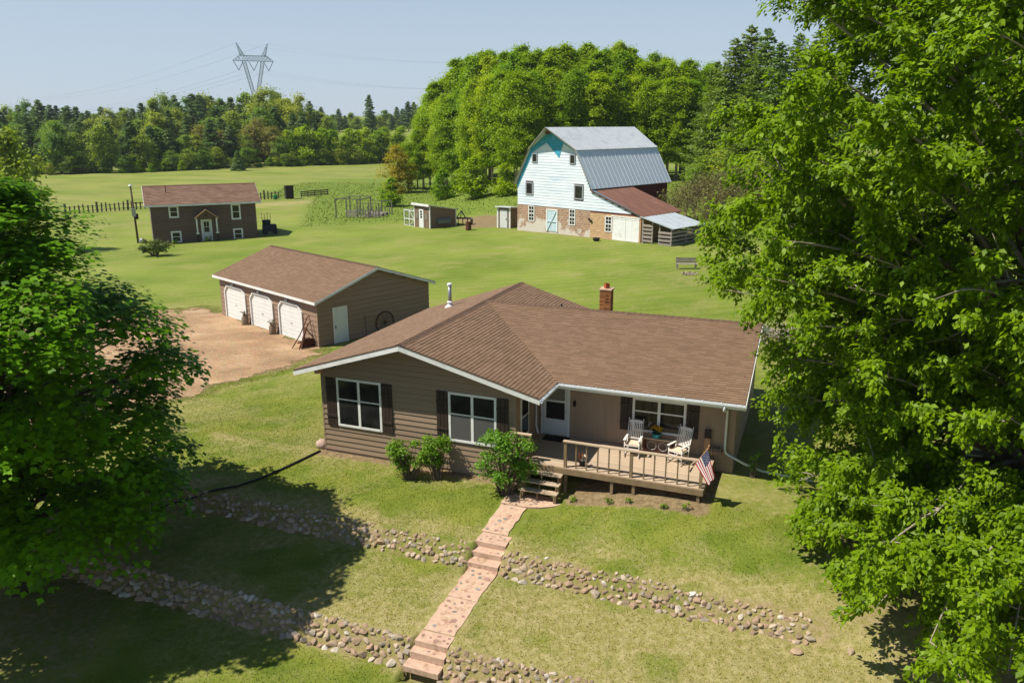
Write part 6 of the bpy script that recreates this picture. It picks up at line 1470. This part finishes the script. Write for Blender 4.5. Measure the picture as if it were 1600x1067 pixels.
KG = [broad('grove_tree', 21, 3.9, 150, 280, .30, GR_A, 100 + k, .2, ([0, .15, .4, .65, .85, .95, 1], [.5, .85, 1, .84, .52, .28, .08]), BARK_L, .25) for k in range(4)]
KW = [broad('woods_tree', 15, 4.2, 44, 200, .5, GR_B, 120 + k, .1, None, BARK, .36) for k in range(3)]
KY = [broad('young_tree', 9, 2.2, 30, 170, .38, GR_A, 130 + k, .06, ([0, .1, .35, .7, .9, 1], [.7, .95, 1, .6, .3, .08]), BARK_L, .4) for k in range(2)]
KO = [broad('bronze_oak', 14, 5.0, 46, 200, .5, GR_O, 140, .12, None, BARK, .34)]
KP = [conifer('pine', 17, 3.4, 17, 46, PN, 150 + k, .1, .3, leaf=.95, irregular=.35, power=.7) for k in range(3)]
KN = [conifer('tall_pine', 25, 5.2, 30, 95, PN2, 160 + k, .06, .35, leaf=.62, irregular=.4, power=.65) for k in range(3)]
KS = conifer('spruce', 5, 1.8, 14, 40, PN, 170, .03, .05, leaf=.5, irregular=.15, power=1.)
KL = broad('larch_kind', 6.5, 2.3, 40, 260, .22, LAR, 180, .04, ([0, .1, .4, .75, 1], [.75, 1, .9, .55, .1]), BARK, .3)
FPX, TH = 1253., .2655
def px_x(px, y, z=6.): return (px - 800) / FPX * (y * cos(TH) + (12.47 - z) * sin(TH))
def top_z(py, y): return 12.47 + y * math.tan(math.atan((533.5 - py) / FPX) - TH)
def put(kind, base_h, name, label, x, y, h, cat='tree', group=None, rnd=None, wid=1.):
    rnd = rnd or random; s = h / base_h; t = tree_obj(name, label, cat, (x, y, gz(x, y) - .1), kind[0], kind[1], rnd.uniform(0, 6.28), s * wid, group, s); return t

# grove behind the barn
r = random.Random(51)
sx_, sy_ = [625, 650, 672, 690, 712, 760, 820, 900, 960, 1000, 1040, 1080, 1115], [212, 196, 150, 122, 104, 84, 74, 76, 78, 88, 92, 98, 104]
def zone(px, marks):
    for lim, txt in marks:
        if px < lim: return txt
    return marks[-1][1]
GZ = ((668, 'at the left end of the grove'), (735, 'in the left part of the grove'), (800, 'just left of the barn gable'), (850, 'behind the front gable of the barn'), (915, 'above the front half of the barn roof'), (985, 'above the rear half of the barn roof'), (1045, 'just right of the barn roof'), (9999, 'beside the tall pines'))
spots = []
for px in range(636, 1120, 12):
    yy = 158 - 32 * min(1, max(0, (px - 650) / 160)) + r.uniform(-2, 2); spots.append((px + r.uniform(-5, 5), yy + (6 if px > 820 else 0), .84, 'front-row'))
for px in range(660, 1118, 16): spots.append((px + r.uniform(-7, 7), (166 - 26 * min(1, max(0, (px - 650) / 160))) + r.uniform(2, 7), 1.0, 'second-row'))
for px in range(690, 1118, 27): spots.append((px + r.uniform(-10, 10), 154 + r.uniform(0, 6), 1.02, 'rearmost'))
for i, (px, yy, k, row) in enumerate(spots):
    x = px_x(px, yy); h = (top_z(np.interp(px, sx_, sy_), yy) - gz(x, yy)) * k * r.uniform(.94, 1.03); zn = zone(px, GZ)
    put(r.choice(KG), 21, 'grove_tree', row + ' bright green broadleaf tree ' + zn, x, yy, max(7, h), group='grove trees ' + zn, rnd=r, wid=r.uniform(.85, 1.15) * (21 / max(h, 12)) ** .35)
# pines right of the grove
for px, py, yy, lb in ((1112, 96, 124, 'dark white pine closest to the grove right of the barn'), (1138, 60, 119, 'dark white pine second from the grove'), (1160, 40, 123, 'tallest dark white pine right of the barn'), (1183, 44, 116, 'tall dark white pine just right of the tallest pine'), (1205, 66, 111, 'dark white pine in front of the pine clump'), (1232, 52, 118, 'dark white pine partly hidden by the silver maple'), (1262, 48, 114, 'dark white pine behind the edge of the silver maple'), (1295, 80, 112, 'dark white pine mostly hidden behind the silver maple'), (1160, 120, 108, 'shorter light pine at the foot of the tallest pine'), (1225, 130, 104, 'shorter pine in front beside the silver maple')):
    x = px_x(px, yy); h = top_z(py, yy) - gz(x, yy); put(r.choice(KN), 25, 'tall_pine_tree', lb, x, yy, h, group='tall pines right of the grove', rnd=r, wid=r.uniform(1.0, 1.25))
# far treeline, three depths
FZ = ((60, 'at the far left edge'), (150, 'left of the utility pole'), (240, 'above the left end of the small house'), (330, 'above the small house'), (400, 'left of the lattice tower'), (450, 'at the foot of the lattice tower'), (520, 'right of the lattice tower'), (9999, 'left of the grove'))
skx = [-40, 0, 50, 90, 140, 200, 260, 330, 370, 430, 470, 500, 540, 578, 610, 660, 720]; sky_ = [170, 168, 156, 160, 170, 165, 152, 147, 152, 143, 154, 170, 176, 182, 172, 162, 165]
def wood(kind, bh, name, what, px, yy, h, grp, wid, cat='tree'):
    x = px_x(px, yy); zn = zone(px, FZ); put(kind, bh, name, what + ' ' + zn, x, yy, h, cat, grp + ' ' + zn, r, wid)
def hh_(py, px, yy): x = px_x(px, yy); return max(3., top_z(py, yy) - gz(x, yy))
for px in range(-34, 525, 10):
    yy = 318 + r.uniform(-18, 22); p = px + r.uniform(-4, 4); h = hh_(np.interp(px, skx, sky_) + r.uniform(-3, 11), p, yy)
    if 405 < px < 470 or r.random() < .3: wood(r.choice(KW), 15, 'skyline_tree', 'round green skyline tree', p, yy, h, 'skyline broadleaf trees', r.uniform(.8, 1.0))
    else: wood(r.choice(KP), 17, 'skyline_pine', 'dark skyline pine', p, yy, h, 'skyline pines', r.uniform(1.1, 1.4))
for px in range(-34, 500, 12):
    yy = 268 + r.uniform(-14, 14); p = px + r.uniform(-6, 6); h = hh_(np.interp(px, skx, sky_) + r.uniform(18, 42), p, yy)
    if r.random() < .55: wood(r.choice(KP), 17, 'woods_pine', 'dark pine inside the far woods', p, yy, h, 'pines in the far woods', r.uniform(1.15, 1.45))
    else: wood(r.choice(KW), 15, 'woods_tree', 'mid green tree inside the far woods', p, yy, h, 'broadleaf trees in the far woods', 1.0)
yb_ = lambda px, o: float(np.interp(px, [0, 200, 400, 500, 640], [200, 208, 234, 244, 263])) + o
for px in range(-24, 470, 15):
    yb = yb_(px, r.uniform(2, 12)); p = px + r.uniform(-6, 6); h = hh_(204 + r.uniform(-12, 16), p, yb)
    if 318 < px < 440 and r.random() < .8: wood(KO[0], 14, 'bronze_oak_tree', 'bronze-leaved field-edge oak', p, yb + 4, h + 2.2, 'bronze oaks', .9)
    elif r.random() < .42: wood(r.choice(KP), 17, 'edge_pine', 'dark field-edge pine', p, yb, h + 1, 'field edge pines', 1.35)
    else: wood(r.choice(KW), 15, 'edge_tree', 'light green field-edge tree', p, yb, h, 'field edge broadleaf trees', 1.05)
for px in range(446, 634, 10):
    yb = yb_(px, r.uniform(-1, 7)); p = px + r.uniform(-4, 4); wood(r.choice(KY), 9, 'young_tree', 'bright young tree at the field edge', p, yb, hh_(206 + r.uniform(-10, 14), p, yb), 'young trees at the field edge', r.uniform(1.1, 1.4))
for px in range(-28, 640, 13):                              # scrub along the woods' foot
    yb = yb_(px, r.uniform(-2, 3)); wood(r.choice(KW + KY), 12, 'edge_shrub', 'low bush fronting the far woods', px + r.uniform(-6, 6), yb, r.uniform(2.0, 4.8), 'bushes at the foot of the far woods', 1.6, 'bush')
for px in range(486, 700, 9):                               # beyond the far upper field
    yy = 470 + r.uniform(-10, 26); h = hh_(np.interp(px, skx, sky_) + r.uniform(-5, 9), px, yy); wood(r.choice(KP + KW), 16, 'distant_tree', 'small distant tree beyond the upper field', px, yy, max(6, h), 'trees beyond the upper field', 1.4)
yy = 400; x = px_x(579, yy); put(KP[1], 17, 'lone_pine', 'lone tall pine standing above the far skyline right of the tower', x, yy, top_z(148, yy) - gz(x, yy), rnd=r, wid=1.0)
x, y = px_x(370, 216), 216.; put(KS, 5, 'small_spruce', 'small dark spruce standing alone in the field before the woods', x, y, 5.2, rnd=r)
x, y = -51.8, 84.; put(KW[0], 15, 'field_tree', 'yellow-green tree cut by the left edge above the big maple', x, y, 12.6, rnd=r, wid=.8)
x, y = px_x(620, 149), 149.; put(KL, 6.5, 'larch_tree', 'rust-orange larch standing alone left of the grove', x, y, 8.2, rnd=r)
YG = KY
for i, (x, y, h, lb) in enumerate(((-18.6, 125, 4.3, 'yellowish sapling in the tall grass behind the coop'), (-11.0, 130, 4.8, 'small apple tree between the coop and the grove'), (-5.7, 121, 6.0, 'young bright tree left of the barn'), (-1.0, 119, 4.6, 'low leafy sapling just left of the barn loft'), (-9.0, 137, 3.8, 'small bush at the foot of the grove left of the barn'))):
    put(YG[i % 2], 9, 'sapling', lb, x, y, h, rnd=r, wid=1.5)
# scrub thicket right of the barn
BARE = leaf_mat('sparse olive leaf', '#68683a', '#7e7a48', None, .3, .02, .1); TWIG = pmat('grey brown twigs', '#5c4c40', '#77685a', 8, .9, orand=.15)
def bare_bush(seed, h, w):
    rs = np.random.RandomState(seed); mb = MB(); tips = []
    def grow(p, d, L, rad, lev):
        q = p + d * L; c = p.lerp(q, .5) + Vector(rdir(rs, 1)[0]) * L * .12; mb.tube(bez(p, c, q, 3), [rad, rad * .85, rad * .7, rad * .55], 4 if lev < 2 else 3, False)
        if lev == 4: tips.append(q); return
        for k in range(3 if lev else 4):
            nd = (d + Vector(rdir(rs, 1)[0]) * .75 + Vector((0, 0, .12))).normalized(); grow(p.lerp(q, rs.uniform(.6, 1)), nd, L * rs.uniform(.6, .85), rad * .55, lev + 1)
    for k in range(3): an = rs.uniform(0, 6.28); grow(Vector((0, 0, -.1)), Vector((cos(an) * w, sin(an) * w, 1)).normalized(), h * .32, .07, 0)
    T = np.array([tuple(t) for t in tips]); n = len(T) * 6; C = np.repeat(T, 6, 0) + rs.normal(0, .22, (n, 3))
    return mb.mesh('bare_bush_stems', TWIG), leaves('bare_bush_leaves', C, rdir(rs, n) + np.array([0, 0, .5]), rdir(rs, n), .13 * rs.uniform(.6, 1.3, n), DIAM, BARE, rs.rand(n))
BZ = ((1098, 'right behind the barn roof'), (1130, 'behind the woodshed'), (1152, 'right of the woodshed'), (1180, 'midway between woodshed and silver maple'), (9999, 'close behind the silver maple'))
BB = [bare_bush(200 + k, 4.2, .55) for k in range(3)]
for i, (px, yy, h) in enumerate(((1072, 93, 4.0), (1092, 96, 4.6), (1112, 92, 4.2), (1128, 98, 5.2), (1146, 94, 5.0), (1160, 100, 5.6), (1176, 95, 5.2), (1192, 91, 4.6), (1136, 88, 3.4), (1166, 86, 3.6), (1108, 101, 5.0), (1185, 102, 5.8))):
    x = px_x(px, yy, 2); t = thing('scrub_thicket', 'half-bare grey-brown scrub bush ' + zone(px, BZ), 'bush', (x, yy, gz(x, yy)), r.uniform(0, 6), 'half-bare scrub ' + zone(px, BZ)); t.scale = (h / 4.0 * 1.5,) * 2 + (h / 3.1,)
    link(bpy.data.objects.new('stems', BB[i % 3][0]), t); link(bpy.data.objects.new('foliage', BB[i % 3][1]), t)
for i, (px, yy, h) in enumerate(((1100, 114, 5.5), (1128, 112, 6.5), (1160, 110, 7.5), (1188, 106, 8.0), (1205, 100, 8.0), (1178, 90, 3.0), (1195, 84, 3.2), (1120, 84.5, 2.0), (1148, 81, 1.8))):
    x = px_x(px, yy, 2); put(KW[i % 3], 15, 'bank_shrub', ('tall' if h > 6 else 'low') + ' green leafy shrub ' + zone(px, BZ), x, yy, h, 'bush', 'green shrubs ' + zone(px, BZ), r, 1.6)

# ================================================================ AIR
hz = MB(); hz.box(-900, 900, -40, 1100, -5, 58)
m = bpy.data.materials.new('summer haze'); m.use_nodes = True; t = m.node_tree; t.nodes.remove(t.nodes['Principled BSDF'])
pv = t.nodes.new('ShaderNodeVolumePrincipled'); pv.inputs['Color'].default_value = (.82, .9, 1.0, 1); pv.inputs['Density'].default_value = .00011; pv.inputs['Anisotropy'].default_value = .2
t.links.new(pv.outputs[0], t.nodes['Material Output'].inputs['Volume'])
tag(hz.build('haze', m), 'thin blue summer haze over the far woods', 'haze', kind='stuff')
